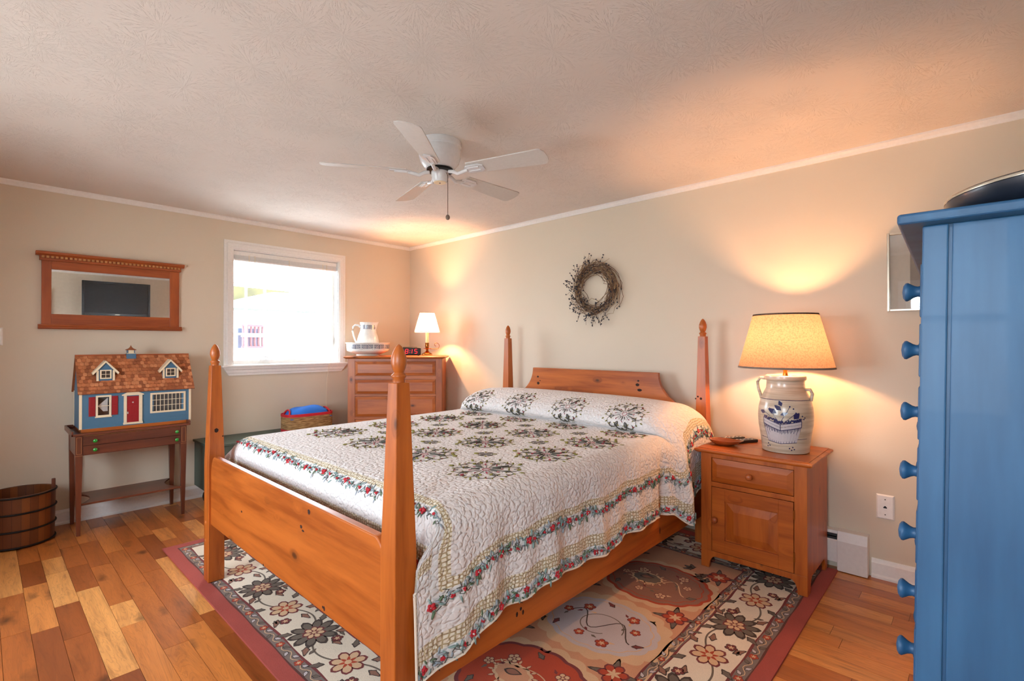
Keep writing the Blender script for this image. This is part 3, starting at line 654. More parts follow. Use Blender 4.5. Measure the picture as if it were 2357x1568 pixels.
def quilt():
    global MB
    nt = 210; tt = [TF+(TMAX-TF)*k/nt for k in range(nt+1)]
    ns = 210; mb = MB(); UV = []
    for t in tt:
        R = sR(t)
        for j in range(ns+1):
            s = R*(2*j/ns-1)
            mb.pt(quiltF(s, t)); UV.append((s, t))
    for i in range(nt):
        for j in range(ns):
            a = i*(ns+1)+j; mb.face((a, a+1, a+ns+2, a+ns+1))
    base_n = len(mb.v)
    slots = ['quilt', 'thread', 'olive', 'mauve', 'fred', 'fteal', 'fgreen', 'fgrey']
    def put(s, t, off=.0016):
        p, n = quiltN(s, t); UV.append((s, t)); return mb.pt(p+n*off)
    lim = [99]
    def stroke(pts, w, mat, off=.0018):
        if max(q[1] for q in pts) > lim[0]: return
        mb.cur = mat; L = None; n = len(pts)
        for i, (x, y) in enumerate(pts):
            x0, y0 = pts[max(i-1, 0)]; x1, y1 = pts[min(i+1, n-1)]; d = hypot(x1-x0, y1-y0) or 1
            nx, ny = -(y1-y0)/d, (x1-x0)/d; ww = w/2
            q = (put(x+nx*ww, y+ny*ww, off), put(x-nx*ww, y-ny*ww, off))
            if L: mb.face((L[0], L[1], q[1], q[0]))
            L = q
    def leafp(x, y, a, l, w, mat, off=.0022):
        if y+.01 > lim[0]: return
        mb.cur = mat; c, s_ = cos(a), sin(a)
        P = [(0, 0), (l*.35, w/2), (l*.75, w*.35), (l, 0), (l*.75, -w*.35), (l*.35, -w/2)]
        mb.face([put(x+u*c-v*s_, y+u*s_+v*c, off) for u, v in P])
    rnd = random.Random(11)
    def spiral(x, y, a, L, curl, n=9):
        out = [(x, y)]; st = L/n
        for k in range(n):
            a += curl*(.25+1.5*(k/n)**1.6)/n*3.0; out.append((out[-1][0]+st*cos(a), out[-1][1]+st*sin(a)))
        return out
    def medallion(cx, cy, R):
        w = .0022
        stroke([(cx+.09*R*cos(q*pi/8), cy+.09*R*sin(q*pi/8)) for q in range(17)], w, 3)
        for k in range(8):
            a = k*pi/4; stroke([(cx+.14*R*cos(a), cy+.14*R*sin(a)), (cx+.34*R*cos(a), cy+.34*R*sin(a))], w*.8, 1)
            leafp(cx+.33*R*cos(a), cy+.33*R*sin(a), a+.5, .08*R, .03*R, 3)
        for k in range(8):
            a = k*pi/4+pi/8
            x, y = cx+.16*R*cos(a), cy+.16*R*sin(a)
            x2, y2 = cx+.56*R*cos(a), cy+.56*R*sin(a)
            stroke([(x, y), (x2, y2)], w, 1)
            for sg in (-1, 1):
                sp = spiral(x2, y2, a+sg*.35, .44*R, sg*1.5); stroke(sp, w, 1)
                sp2 = spiral(cx+.40*R*cos(a), cy+.40*R*sin(a), a+sg*.8, .30*R, -sg*1.6); stroke(sp2, w, 1)
                for q in (4, 8):
                    if q < len(sp): leafp(sp[q][0], sp[q][1], a+sg*(1.2-.5*q/3), .085*R, .040*R, 2 if q != 8 else (3 if k % 2 else 2))
                leafp(sp2[4][0], sp2[4][1], a+sg*1.6, .08*R, .035*R, 2)
            leafp(cx+.80*R*cos(a), cy+.80*R*sin(a), a+.2, .12*R, .045*R, 2)
    def small(cx, cy, R):
        for k in range(4):
            a = k*pi/2+pi/4
            for sg in (-1, 1): stroke(spiral(cx+.1*R*cos(a), cy+.1*R*sin(a), a+sg*.2, R*1.1, sg*1.6, 6), .003, 1)
            leafp(cx+.6*R*cos(a), cy+.6*R*sin(a), a, .4*R, .2*R, 2)
    xs = [.70, .28, -.14, -.56]; ys = [.36, .76, 1.14, 1.50]; lim[0] = TROLL-.015
    for sx in xs:
        for ty in ys[:3]: medallion(sx, ty, .186)
        medallion(sx, ys[3], .165)
    for sx in (.49, .07, -.35):
        for ty in (.56, .95, 1.32): small(sx, ty, .055)
    lim[0] = 99
    for sx in (.63, .20, -.24, -.68): medallion(sx, TROLL+.215, .165)
    # printed floral bands
    def floral(par, e0, e1, n, t0, t1, side):
        mid = (e0+e1)/2
        for k in range(n):
            u = t0+(t1-t0)*(k+rnd.random()*.8)/n; e = e0+.005+(e1-e0-.01)*rnd.random()
            if side: s, t = (sR(u)-e/ew(u))*side, u
            else: s, t = u, TF+e
            if side == 0 and abs(s) > sR(t)-e: continue
            if side and t < TF+e: continue
            a = rnd.random()*6.28; leafp(s, t, a, .018+.010*rnd.random(), .0065, rnd.choice((5, 6, 7, 7, 5)), .0018)
            if k % 2 == 0: stroke([(s, t), (s+.012*cos(a+1), t+.012*sin(a+1)), (s+.02*cos(a+2), t+.02*sin(a+2))], .0016, 1, .0020)
        m = max(1, n//8)
        for k in range(m):
            u = t0+(t1-t0)*(k+.5*rnd.random())/m; e = mid+(rnd.random()-.5)*(e1-e0)*.35
            if side: s, t = (sR(u)-e/ew(u))*side, u
            else: s, t = u, TF+e
            big = k % 3 == 0; r = .015 if big else .007
            for q in range(5):
                a = q*2*pi/5+k; leafp(s, t, a, r, r*.85, 4, .0026)
            if big: leafp(s-.003, t, 0, .006, .006, 0, .003)
    floral(0, .002, .050, 420, TF+.02, TMAX-.02, 1); floral(0, .183, .225, 420, TF+.2, TMAX-.02, 1)
    floral(0, .002, .050, 160, TF+.02, TMAX-.02, -1); floral(0, .183, .225, 150, TF+.2, TMAX-.02, -1)
    floral(0, .002, .050, 200, -.9, .9, 0); floral(0, .183, .225, 260, -.95, .95, 0)
    o = mk('patchwork_quilt', mb, slots, None, smooth=0, org=(2.66, -1.35, .35))
    me = o.data
    l1 = me.uv_layers.new(name='fabric'); l2 = me.uv_layers.new(name='edge')
    for lp in me.loops:
        s, t = UV[lp.vertex_index]; e = min((sR(t)-abs(s))*ew(t), t-TF)
        l1.data[lp.index].uv = (s, t); l2.data[lp.index].uv = (max(0, e), 0)
    md = o.modifiers.new('thick', 'SOLIDIFY'); md.thickness = .006; md.offset = -1
    tag(o, 'white quilt with dark scrolling embroidery and floral borders spread over the bed', 'quilt')
    # bound hem
    mb = MB(); P = []
    for k in range(120):
        t = TF+(TMAX-TF)*k/119; P.append(quiltF(sR(t), t))
    mb.tube(P, .0045, 6); P = []
    for k in range(120):
        t = TF+(TMAX-TF)*k/119; P.append(quiltF(-sR(t), t))
    mb.tube(P, .0045, 6); mb.tube([quiltF(sR(TF)*(2*k/160-1), TF) for k in range(161)], .0045, 6)
    part('hem_binding', mb, 'binding', o, smooth=40)
quilt()

# ------------------------------------------------------------------ rug
def rug():
    x0, x1, y0, y1, zt = 1.08, 4.275, -2.65, -.075, .010
    slots = ['r_red', 'r_guard', 'r_cream', 'r_line', 'r_peach', 'r_salmon', 'r_orange', 'r_lav', 'r_brown', 'r_leaf', 'r_dark', 'r_maroon', 'r_tan']
    I = {n[2:]: i for i, n in enumerate(slots)}
    mb = MB(); mb.box(x0, x1, y0, y1, 0.001, zt)
    def poly(pts, mat, lay):
        mb.cur = I[mat]; mb.face([mb.pt((x, y, zt+.00016*lay)) for x, y in pts])
    def rect(e, mat, lay): poly([(x0+e, y0+e), (x1-e, y0+e), (x1-e, y1-e), (x0+e, y1-e)], mat, lay)
    def ring(e0, e1, mat, lay, wob=0):
        mb.cur = I[mat]; n = 60
        def loop(e, ph):
            P = []
            for (ax, ay, bx, by) in ((x0+e, y0+e, x1-e, y0+e), (x1-e, y0+e, x1-e, y1-e), (x1-e, y1-e, x0+e, y1-e), (x0+e, y1-e, x0+e, y0+e)):
                for k in range(n):
                    f = k/n; w = wob*sin(f*n*.9+ph) if wob else 0
                    dx, dy = bx-ax, by-ay; L = hypot(dx, dy); P.append((ax+dx*f-dy/L*w, ay+dy*f+dx/L*w))
            return P
        A = [mb.pt((x, y, zt+.00016*lay)) for x, y in loop(e0, 0)]; B = [mb.pt((x, y, zt+.00016*lay)) for x, y in loop(e1, 1.3)]
        for k in range(len(A)): j = (k+1) % len(A); mb.face((A[k], A[j], B[j], B[k]))
    rect(.068, 'guard', 1); ring(.066, .073, 'line', 2, .002); rect(.125, 'cream', 2); ring(.118, .127, 'maroon', 3, .003)
    rect(.345, 'guard', 3); ring(.340, .348, 'maroon', 4, .003); ring(.352, .358, 'tan', 4, .002); rect(.392, 'peach', 4); ring(.386, .394, 'maroon', 5, .003)
    rnd = random.Random(5)
    def line(pts, w, mat, lay):
        mb.cur = I[mat]; L = None; n = len(pts)
        for i, (x, y) in enumerate(pts):
            xa, ya = pts[max(i-1, 0)]; xb, yb = pts[min(i+1, n-1)]; d = hypot(xb-xa, yb-ya) or 1; nx, ny = -(yb-ya)/d*w/2, (xb-xa)/d*w/2
            q = (mb.pt((x+nx, y+ny, zt+.00016*lay)), mb.pt((x-nx, y-ny, zt+.00016*lay)))
            if L: mb.face((L[0], L[1], q[1], q[0]))
            L = q
    def leaf(x, y, a, l, w, mat, lay, edge='dark', jag=0, blunt=0):
        def sh(k):
            P = []
            for f in (0, .12, .25, .38, .5, .62, .75, .88, 1):
                P.append((f*l, w/2*(sin(pi*f**1.5)**.6 if blunt and 0 < f < 1 else sin(pi*f**.8))*(1+(jag if int(f*8) % 2 else -jag*.4))))
            Q = P+[(u, -v) for u, v in P[1:-1]][::-1]
            cxm = l/2; return [((u-cxm)*k+cxm, v*k) for u, v in Q]
        c, s_ = cos(a), sin(a)
        if edge: poly([(x+u*c-v*s_, y+u*s_+v*c) for u, v in sh(1.16)], edge, lay)
        poly([(x+u*c-v*s_, y+u*s_+v*c) for u, v in sh(.86)], mat, lay+1)
    def flower(x, y, r, n, m1, m2, lay, edge='dark', rot=0):
        for k in range(n): leaf(x, y, rot+2*pi*k/n, r, r*2.6/n*1.5, m1, lay, edge, .06, 1)
        for k in range(n): leaf(x, y, rot+2*pi*(k+.5)/n, r*.6, r*1.5/n, m2, lay+2, None)
        poly([(x+r*.2*cos(q*pi/4), y+r*.2*sin(q*pi/4)) for q in range(8)], 'tan', lay+4)
    # guard stripes: small buds and tendrils
    def along(e):      # generator of border positions with direction
        segs = [((x0+e, y0+e), (x1-e, y0+e)), ((x1-e, y0+e), (x1-e, y1-e)), ((x0+e, y1-e), (x0+e, y0+e)), ((x1-e, y1-e), (x0+e, y1-e))]
        for a, b in segs:
            yield a, b, hypot(b[0]-a[0], b[1]-a[1]), atan2(b[1]-a[1], b[0]-a[0])
    for e, hw in ((.096, .018), (.369, .014)):
        for a, b, L, ang in along(e):
            n = int(L/.045)
            for k in range(n):
                f = (k+.5)/n; x, y = a[0]+(b[0]-a[0])*f, a[1]+(b[1]-a[1])*f; sg = 1 if k % 2 else -1
                if k % 4 == 0: flower(x, y, hw*1.1, 5, 'orange', 'tan', 5, 'maroon')
                else: leaf(x-.018*cos(ang), y-.018*sin(ang), ang+sg*.7, .034, .016, 'lav' if k % 3 else 'leaf', 5, 'dark', .2)
            pts = [(a[0]+(b[0]-a[0])*q/(n*3)-sin(ang)*hw*.6*sin(q*1.05), a[1]+(b[1]-a[1])*q/(n*3)+cos(ang)*hw*.6*sin(q*1.05)) for q in range(n*3+1)]
            line(pts, .0035, 'tan', 5)
    # cream border: alternating palmettes on a scrolling vine
    for a, b, L, ang in along(.236):
        n = max(1, round(L/.30)); N = n*24; amp = .062
        def at(u, v): 
            return a[0]+cos(ang)*u*L-sin(ang)*v, a[1]+sin(ang)*u*L+cos(ang)*v
        line([at(q/N, amp*sin(q/24*2*pi*.5+pi/2)) for q in range(N+1)], .008, 'leaf', 5)
        for k in range(n):
            u = (k+.5)/n; sg = 1 if k % 2 else -1
            if k % 2 == 0: x, y = at(u, 0); flower(x, y, .105, 10, 'leaf', 'maroon', 7, 'dark', ang); flower(x, y, .048, 7, 'tan', 'maroon', 12, 'maroon')
            else: x, y = at(u, 0); flower(x, y, .074, 7, 'tan', 'orange', 7, 'maroon', ang+.3)
            for dv, du, aa in ((.075, .16, .9), (-.075, -.16, -2.2), (.07, -.20, 2.4), (-.07, .22, -.6), (.03, .30, .2)):
                x, y = at(u+du/n*1.2, dv); leaf(x, y, ang+aa, .062, .026, 'brown' if du > 0 else 'leaf', 6, 'dark', .3)
            x, y = at(u+.38/n, -sg*.05); flower(x, y, .026, 5, 'maroon', 'tan', 7, 'dark')
            for q in range(2):
                x, y = at(u+(.25+.2*q)/n, sg*.085*(1 if q else -1)); leaf(x, y, ang+q*2, .04, .014, 'leaf', 6, 'dark', .2)
    # field of lobed medallions
    xs0, ys0, xe, ye = x0+.394, y0+.394, x1-.394, y1-.394
    def blob(cx, cy, rx, ry, mat, lay, lob=16, amp=.03):
        poly([(cx+rx*(1+amp*abs(cos(lob/2*q*2*pi/120)))*cos(q*2*pi/120), cy+ry*(1+amp*abs(cos(lob/2*q*2*pi/120)))*sin(q*2*pi/120)) for q in range(120)], mat, lay)
    cyc = 0
    for ix, cx in enumerate((3.58, 2.98, 2.38, 1.78)):
        for iy in range(5):
            cy = -2.02+iy*.55+(.0 if ix % 2 == 0 else .27)
            if cy > ye-.12 or cy < ys0+.12: continue
            kind = (iy+ix) % 3
            rx, ry = .265, .205
            if cx+rx > xe: cx = xe-rx-.02
            main = ('orange', 'lav', 'brown')[kind]; rim = ('maroon', 'tan', 'orange')[kind]
            blob(cx, cy, rx+.05, ry+.045, 'tan', 5, 20, .08); blob(cx, cy, rx+.016, ry+.016, rim, 6, 16, .05); blob(cx, cy, rx, ry, main, 7, 16, .05)
            blob(cx, cy, rx*.90, ry*.90, rim if kind else 'orange', 8, 16, .05); blob(cx, cy, rx*.88, ry*.88, main, 9, 16, .05)
            line([(cx-.18+.36*q/20, cy+.06*sin(q*.55)) for q in range(21)], .006, 'dark' if kind == 1 else 'tan', 10)
            line([(cx+.12*cos(q*.22)*(1-q/60), cy-.02+.11*sin(q*.22)*(1-q/60)) for q in range(26)], .005, 'leaf' if kind else 'tan', 10)
            if kind != 1:
                blob(cx-.06, cy+.01, .085, .06, 'tan', 10, 10, .1); blob(cx-.06, cy+.01, .072, .048, 'leaf' if kind == 2 else 'peach', 11, 10, .1); leaf(cx-.1, cy+.01, .3, .07, .035, 'brown', 12)
                for q in range(14): leaf(cx-.06+.085*cos(q*.45), cy+.01+.062*sin(q*.45), q*.45, .028, .012, 'tan', 11, 'maroon')
            for q in range(9):
                a = q*.698+.3; rr = .62+.18*((q*7) % 3)/2; x, y = cx+rx*rr*cos(a), cy+ry*rr*sin(a)
                if q % 3 != 2: flower(x, y, .030 if q % 2 else .024, 5, 'orange' if kind == 1 else 'tan', 'tan' if kind == 1 else 'maroon', 12, 'maroon', q)
                else: leaf(x, y, a+1, .05, .022, 'maroon' if kind == 1 else 'leaf', 12, 'dark', .3)
            for q in range(12):
                a = q*.5236+.1; rr = .38+.42*((q*5) % 4)/3; leaf(cx+rx*rr*cos(a), cy+ry*rr*sin(a), a+1.3, .036, .015, ('leaf', 'tan', 'maroon')[q % 3], 10, None, .3)
    for k in range(46):
        x, y = xs0+.06+(xe-xs0-.12)*rnd.random(), ys0+.06+(ye-ys0-.12)*rnd.random()
        a = rnd.random()*6.28
        for q in range(3): leaf(x, y, a+q*.8, .055, .03, 'leaf', 5, 'dark', .35)
    for iy in range(4):
        for ix, bx in enumerate((3.86, 3.28, 2.68, 2.08)):
            x, y = min(bx, xe-.07), -1.74+iy*.55
            if y < ye-.05:
                flower(x, y, .06, 6, 'orange', 'tan', 8, 'maroon', .4)
                for q in range(4): leaf(x, y, q*1.57+.3, .10, .035, 'leaf', 5, 'dark', .35)
    o = mk('oriental_rug', mb, slots, None, org=(2.68, -1.36, 0))
    tag(o, 'floral wool rug with a red edge lying under the bed', 'rug')
    o.data.materials
rug()

# ------------------------------------------------------------------ nightstand and what stands on it
def nightstand():
    t = thing('nightstand', 'orange pine nightstand with one drawer and a panelled door beside the bed', 'nightstand', (3.95, -.31, .012))
    x0, x1, y0, y1 = 3.676, 4.225, -.55, -.085; zb, zt = .012, .678; s = .060
    def ogee(w0, h):    # bracket foot cut-out, front panel with feet
        pass
    # face frame with bracket feet
    n = 8
    P = [(x0, zt), (x0, zb), (x0+.045, zb)]
    for k in range(n+1): a = pi/2*k/n; P.append((x0+.045+.035*(1-cos(a)), zb+.070*sin(a)))
    for k in range(n+1): a = pi/2*(1-k/n); P.append((x1-.045-.035*(1-cos(a)), zb+.070*sin(a)))
    P += [(x1-.045, zb), (x1, zb), (x1, zt)]
    Q = [(a, b) for a, b in P]
    mb = MB()   # frame boards: left stile, right stile, rails, apron
    mb.box(x0, x0+s, y0, y0+.02, .1132, zt); mb.box(x1-s, x1, y0, y0+.02, .1132, zt); mb.box(x0+s, x1-s, y0, y0+.02, .652, zt)
    mb.box(x0+s, x1-s, y0, y0+.02, .487, .513)
    mb.prism([p if p[1] < .2 else (p[0], .113) for p in Q], 'y', y0, y0+.02)
    part('face_frame', mb, 'ns_z', t, bevel=.0015)
    # sides with feet
    for xx, nm in ((x0, 0), (x1-.018, 1)):
        S_ = [(y0+.02, zt), (y0+.02, zb), (y0+.065, zb)]
        for k in range(n+1): a = pi/2*k/n; S_.append((y0+.065+.04*(1-cos(a)), zb+.075*sin(a)))
        for k in range(n+1): a = pi/2*(1-k/n); S_.append((y1-.05-.04*(1-cos(a)), zb+.075*sin(a)))
        S_ += [(y1-.05, zb), (y1, zb), (y1, zt)]
        mb = MB(); mb.prism(S_, 'x', xx, xx+.018); part('side_panel', mb, 'ns_z', t, bevel=.0015)
    mb = MB(); mb.box(x0+.018, x1-.018, y1-.012, y1, .08, zt); mb.box(x0+.018, x1-.018, y0+.02, y1-.012, .085, .10); part('back_panel', mb, 'ns_x', t)
    mb = MB(); mb.loft([[(x0-.018, y0-.018, .678), (x1+.018, y0-.018, .678), (x1+.018, y1+.006, .678), (x0-.018, y1+.006, .678)], [(x0-.03, y0-.03, .688), (x1+.03, y0-.03, .688), (x1+.03, y1+.01, .688), (x0-.03, y1+.01, .688)], [(x0-.03, y0-.03, .698), (x1+.03, y0-.03, .698), (x1+.03, y1+.01, .698), (x0-.03, y1+.01, .698)], [(x0-.012, y0-.012, .702), (x1+.012, y0-.012, .702), (x1+.012, y1+.01, .702), (x0-.012, y1+.01, .702)]])
    part('top', mb, 'ns_x', t, bevel=.002)
    mb = MB(); mb.box(x0-.010, x1+.010, y0-.010, y1+.005, .7018, .705); part('top_panel', mb, 'ns_x', t, bevel=.001)
    # drawer front
    def front(name, z0, z1, bev, knob, frame):
        mb = MB(); a, b = x0+s+.003, x1-s-.003
        if frame:
            f = .072
            mb.box(a, a+f, y0-.002, y0+.016, z0, z1); mb.box(b-f, b, y0-.002, y0+.016, z0, z1); mb.box(a+f, b-f, y0-.002, y0+.016, z1-f, z1); mb.box(a+f, b-f, y0-.002, y0+.016, z0, z0+f)
            o = part(name, mb, 'ns_x', t, bevel=.0015)
            mb = MB(); mb.box(a+f, b-f, y0+.009, y0+.014, z0+f, z1-f); panel(mb, a+f+.004, b-f-.004, z0+f+.004, z1-f-.004, y0+.010, .012, .045); part('raised_panel', mb, 'ns_z', o)
        else:
            mb.box(a, b, y0+.004, y0+.016, z0, z1); panel(mb, a, b, z0, z1, y0+.004, .010, bev); o = part(name, mb, 'ns_x', t)
        mb = MB(); kx, kz = knob; mb.shaft((kx, y0-.004, kz), [(.009, 0), (.008, .012), (.016, .018), (.0185, .026), (.016, .033), (.008, .037), (.0005, .038)], '-y', 20)
        part('knob', mb, 'cherry_z', o, smooth=50)
        return o
    front('drawer', .516, .649, .03, (3.950, .580), False)
    d = front('door', .116, .484, .03, (3.763, .303), True)
    for z in (.175, .395):
        mb = MB(); mb.box(x1-s-.004, x1-s+.003, y0-.006, y0-.001, z, z+.05); part('hinge', mb, 'brass', d)
nightstand()

def crock_lamp():
    cx, cy, z0 = 4.066, -.315, .705
    t = thing('crock_table_lamp', 'large stoneware crock table lamp with a glowing linen shade on the nightstand', 'table lamp', (cx, cy, z0))
    prof_ = [(.112, 0), (.119, .004), (.121, .03), (.128, .09), (.138, .15), (.141, .20), (.138, .245), (.126, .295), (.108, .335), (.099, .355), (.096, .385), (.097, .398), (.104, .402), (.106, .412), (.104, .424), (.096, .428), (.088, .424), (.086, .40), (.02, .398)]
    mb = MB(); mb.lathe(prof_, cx, cy, z0, 56)
    base = part('crock', mb, 'stone', t, smooth=45)
    # paint on the side facing the room
    def rad(z):
        for (r1, a), (r2, b) in zip(prof_[1:], prof_[2:]):
            if a <= z <= b: return r1+(r2-r1)*(z-a)/max(b-a, 1e-6)
        return .12
    A0 = atan2(cam.location.y-cy, cam.location.x-cx)-radians(8)
    pb = MB(); sl = ['cobalt', 'paleblue']
    def pp(u, v, off=.0008):
        r = rad(v*1.12)+off; a = A0+u/.118; v *= 1.12; return pb.pt((cx+r*cos(a), cy+r*sin(a), z0+v))
    def ln(pts, w, m=0, off=.0012):
        pb.cur = m; L = None; n = len(pts)
        Q = []
        for (a, b), (c, d) in zip(pts, pts[1:]):
            k = max(1, int(hypot(c-a, d-b)/.012))
            Q += [(a+(c-a)*i/k, b+(d-b)*i/k) for i in range(k)]
        Q.append(pts[-1]); n = len(Q)
        for i, (x, y) in enumerate(Q):
            xa, ya = Q[max(i-1, 0)]; xb, yb = Q[min(i+1, n-1)]; dd = hypot(xb-xa, yb-ya) or 1; nx, ny = -(yb-ya)/dd*w/2, (xb-xa)/dd*w/2
            q = (pp(x+nx, y+ny, off), pp(x-nx, y-ny, off))
            if L: pb.face((L[0], L[1], q[1], q[0]))
            L = q
    def fillp(pts, m=0, off=.0009): pb.cur = m; pb.face([pp(u, v, off) for u, v in pts])
    # berry basket
    xl, xc_, xr = -.085, .0, .085
    for (xa, xb, ta, tb) in ((xl, xc_-.005, .175, .145), (xc_-.005, xr, .145, .165)):
        n = 6
        for k in range(n):
            fa, fb = k/n, (k+1)/n
            a, b = xa+(xb-xa)*fa, xa+(xb-xa)*fb
            top_a, top_b = ta+(tb-ta)*fa, ta+(tb-ta)*fb
            sh = .80
            fillp([(a*sh, .05+.01*abs(a)/.085), (b*sh, .05+.01*abs(b)/.085), (b, top_b-.03), (a, top_a-.03)], 1)
            ln([(a*sh, .05+.01*abs(a)/.085), (a, top_a-.03)], .0016)
            fillp([(a, top_a-.028), (b, top_b-.028), (b, top_b), (a, top_a)], 1)
        ln([(xa, ta), (xb, tb)], .003); ln([(xa, ta-.03), (xb, tb-.03)], .0035); ln([(xa, ta-.014), (xb, tb-.014)], .0012)
        ln([(xa, ta), (xa, ta-.03)], .003); ln([(xb, tb), (xb, tb-.03)], .003)
        for k in range(26):
            f = k/26; u = xa+(xb-xa)*f; v = ta+(tb-ta)*f-.03; ln([(u, v), (u*.98, v-.010-.012*((k*7) % 4)/3)], .0013)
    ln([(xl*.8, .06), (xc_-.005, .05), (xr*.8, .06)], .0025)
    rnd = random.Random(2)
    for k in range(90):
        f = rnd.random(); u = xl+.004+(xr-xl-.008)*f; ztop = (.175-.03*min(1, f*2)) if f < .5 else (.145+.02*(f-.5)*2)
        v = ztop+.003+rnd.random()*.014*(1-abs(f-.5)*.8); r = .0042
        fillp([(u+r*cos(q*pi/3), v+r*sin(q*pi/3)) for q in range(6)], 0, .001+.0004*rnd.random())
    def lf(u, v, a, l, w): c, s_ = cos(a), sin(a); fillp([(u+p*c-q*s_, v+p*s_+q*c) for p, q in ((0, 0), (l*.4, w/2), (l*.8, w*.25), (l, 0), (l*.8, -w*.25), (l*.4, -w/2))], 0, .0014)
    for u0, v0, u1, v1 in ((-.02, .17, -.055, .225), (0, .165, .035, .235), (.02, .165, .06, .205), (-.05, .185, -.075, .20), (.05, .17, .095, .175)): ln([(u0, v0), (u1, v1)], .0022)
    for q in ((-.075, .197, 2.9, .035, .02), (-.02, .20, 2.7, .045, .028), (.0, .215, 2.5, .04, .022), (.05, .175, .9, .04, .028), (.0, .235, 2.0, .03, .02), (-.005, .192, .4, .035, .018)): lf(*q)
    for u, v in ((.035, .235), (.05, .225), (.06, .205), (.07, .198), (.095, .175), (.1, .182), (.088, .19), (-.07, .045), (-.062, .035), (-.075, .03), (.035, .03), (.05, .036), (.045, .022), (.058, .026)): fillp([(u+.0038*cos(q*pi/3), v+.0038*sin(q*pi/3)) for q in range(6)], 0, .0013)
    ln([(xr*.8, .075), (.125, .078)], .002); ln([(-.115, .075), (xl*.82, .072)], .002)
    part('painted_basket', pb, sl, base)
    mb = MB(); mb.lathe([(r, z) for r, z in ((.1262, .294), (.1272, .2955), (.1252, .2975))], cx, cy, z0, 48, cap=False); part('glaze_line', mb, 'cobalt', base)
    # handles left and right of the view
    for sg in (1, -1):
        a = A0+sg*(-1.45); d = Vector((cos(a), sin(a), 0)); c = Vector((cx, cy, z0))
        P = [c+d*.095+Vector((0, 0, .405)), c+d*.128+Vector((0, 0, .410)), c+d*.142+Vector((0, 0, .385)), c+d*.138+Vector((0, 0, .35)), c+d*.128+Vector((0, 0, .318)), c+d*.122+Vector((0, 0, .292))] if sg > 0 else [c+d*.098+Vector((0, 0, .35)), c+d*.125+Vector((0, 0, .352)), c+d*.135+Vector((0, 0, .33)), c+d*.128+Vector((0, 0, .29))]
        mb = MB(); mb.tube(P, .0085, 10); part('handle', mb, 'stone', base, smooth=60)
    mb = MB(); mb.lathe([(.055, .40), (.055, .41), (.028, .414), (.014, .424), (.010, .45), (.013, .455), (.013, .50), (.004, .505)], cx, cy, z0, 24); part('socket', mb, 'brass', t, smooth=40)
    sb, st, rb, rt = .468, .775, .245, .166
    mb = MB(); mb.lathe([(rb, sb), (rt, st)], cx, cy, z0, 72, cap=False); sh = part('lamp_shade', mb, 'shade', t, smooth=0)
    for r, z in ((rb, sb), (rt, st-.010)):
        mb = MB(); r2 = r-.0026*(1 if z == sb else 1.2); mb.lathe([(r+.0015, z), (r2+.0015, z+.010), (r2-.0015, z+.010), (r-.0015, z), (r+.0015, z)], cx, cy, z0, 72, cap=False); part('trim_band', mb, 'shade_trim', sh, smooth=40)
    mb = MB()
    for k in range(3): a = k*2.094; mb.tube([(cx+.01*cos(a), cy+.01*sin(a), z0+st-.02), (cx+(rt+.004)*cos(a), cy+(rt+.004)*sin(a), z0+st-.012)], .0018, 6)
    mb.tube([(cx, cy, z0+st-.02), (cx+.045, cy, z0+.68), (cx+.045, cy, z0+.56), (cx, cy, z0+.505)], .0015, 6); mb.tube([(cx, cy, z0+st-.02), (cx-.045, cy, z0+.68), (cx-.045, cy, z0+.56), (cx, cy, z0+.505)], .0015, 6)
    part('harp', mb, 'brass', t)
    mb = MB(); mb.lathe([(.012, .50), (.014, .51), (.025, .53), (.028, .555), (.020, .578), (.0005, .585)], cx, cy, z0, 20); o = part('bulb', mb, plain('bulb_glow', (255, 214, 160), .5, emis=((255, 190, 120), 8)), t, smooth=60)
    light('crock_lamp_glow', 'POINT', (0, 0, .595), 32, WARM, .035, parent=t)
crock_lamp()
def nightstand_clutter():
    cx, cy, z = 3.752, -.40, .705
    mb = MB(); seg = 40; rings = []
    # leaf shaped turned dish with a pulled lip
    for r, h, ins in ((.045, 0, 0), (.062, .008, 0), (.078, .02, 0), (.088, .031, 0), (.085, .032, 1), (.074, .022, 1), (.05, .010, 1), (.004, .008, 1)):
        ring = []
        for k in range(seg):
            a = 2*pi*k/seg; lip = max(0, cos(a-.35))**10; f = 1+.30*lip*(r/.088)**2*(r > .06)
            ring.append((cx+r*1.0*f*cos(a), cy+r*.72*f*sin(a), z+h+.004*lip*(r > .07)))
        rings.append(ring)
    mb.loft(rings); o = mk('wooden_dish', mb, 'dishwood', None, smooth=50, org=(cx, cy, z)); tag(o, 'small glossy wooden dish at the left front of the nightstand', 'dish')
    def remote(name, x, y, rz, label, l=.17, w=.048, buttons=4):
        t = thing(name, label, 'remote control', (x, y, .705), rz, 'remotes on the nightstand')
        mb = MB(); mb.box(-l/2, l/2, -w/2, w/2, .0, .019); part('body', mb, 'black', t, local=True, bevel=.004)
        for i in range(9):
            for j in range(3):
                mb = MB(); mb.box(-l/2+.018+i*.015, -l/2+.027+i*.015, -.017+j*.013, -.009+j*.013, .019, .021); part('button', mb, M['ink'] if (i+j) % 4 else M['print'], t, local=True)
    remote('remote_control', 3.735, -.215, radians(62), 'dark remote control lying left on the nightstand behind the dish')
    remote('remote_control', 3.815, -.245, radians(62), 'dark remote control lying right, next to the crock lamp', .18, .052)
nightstand_clutter()

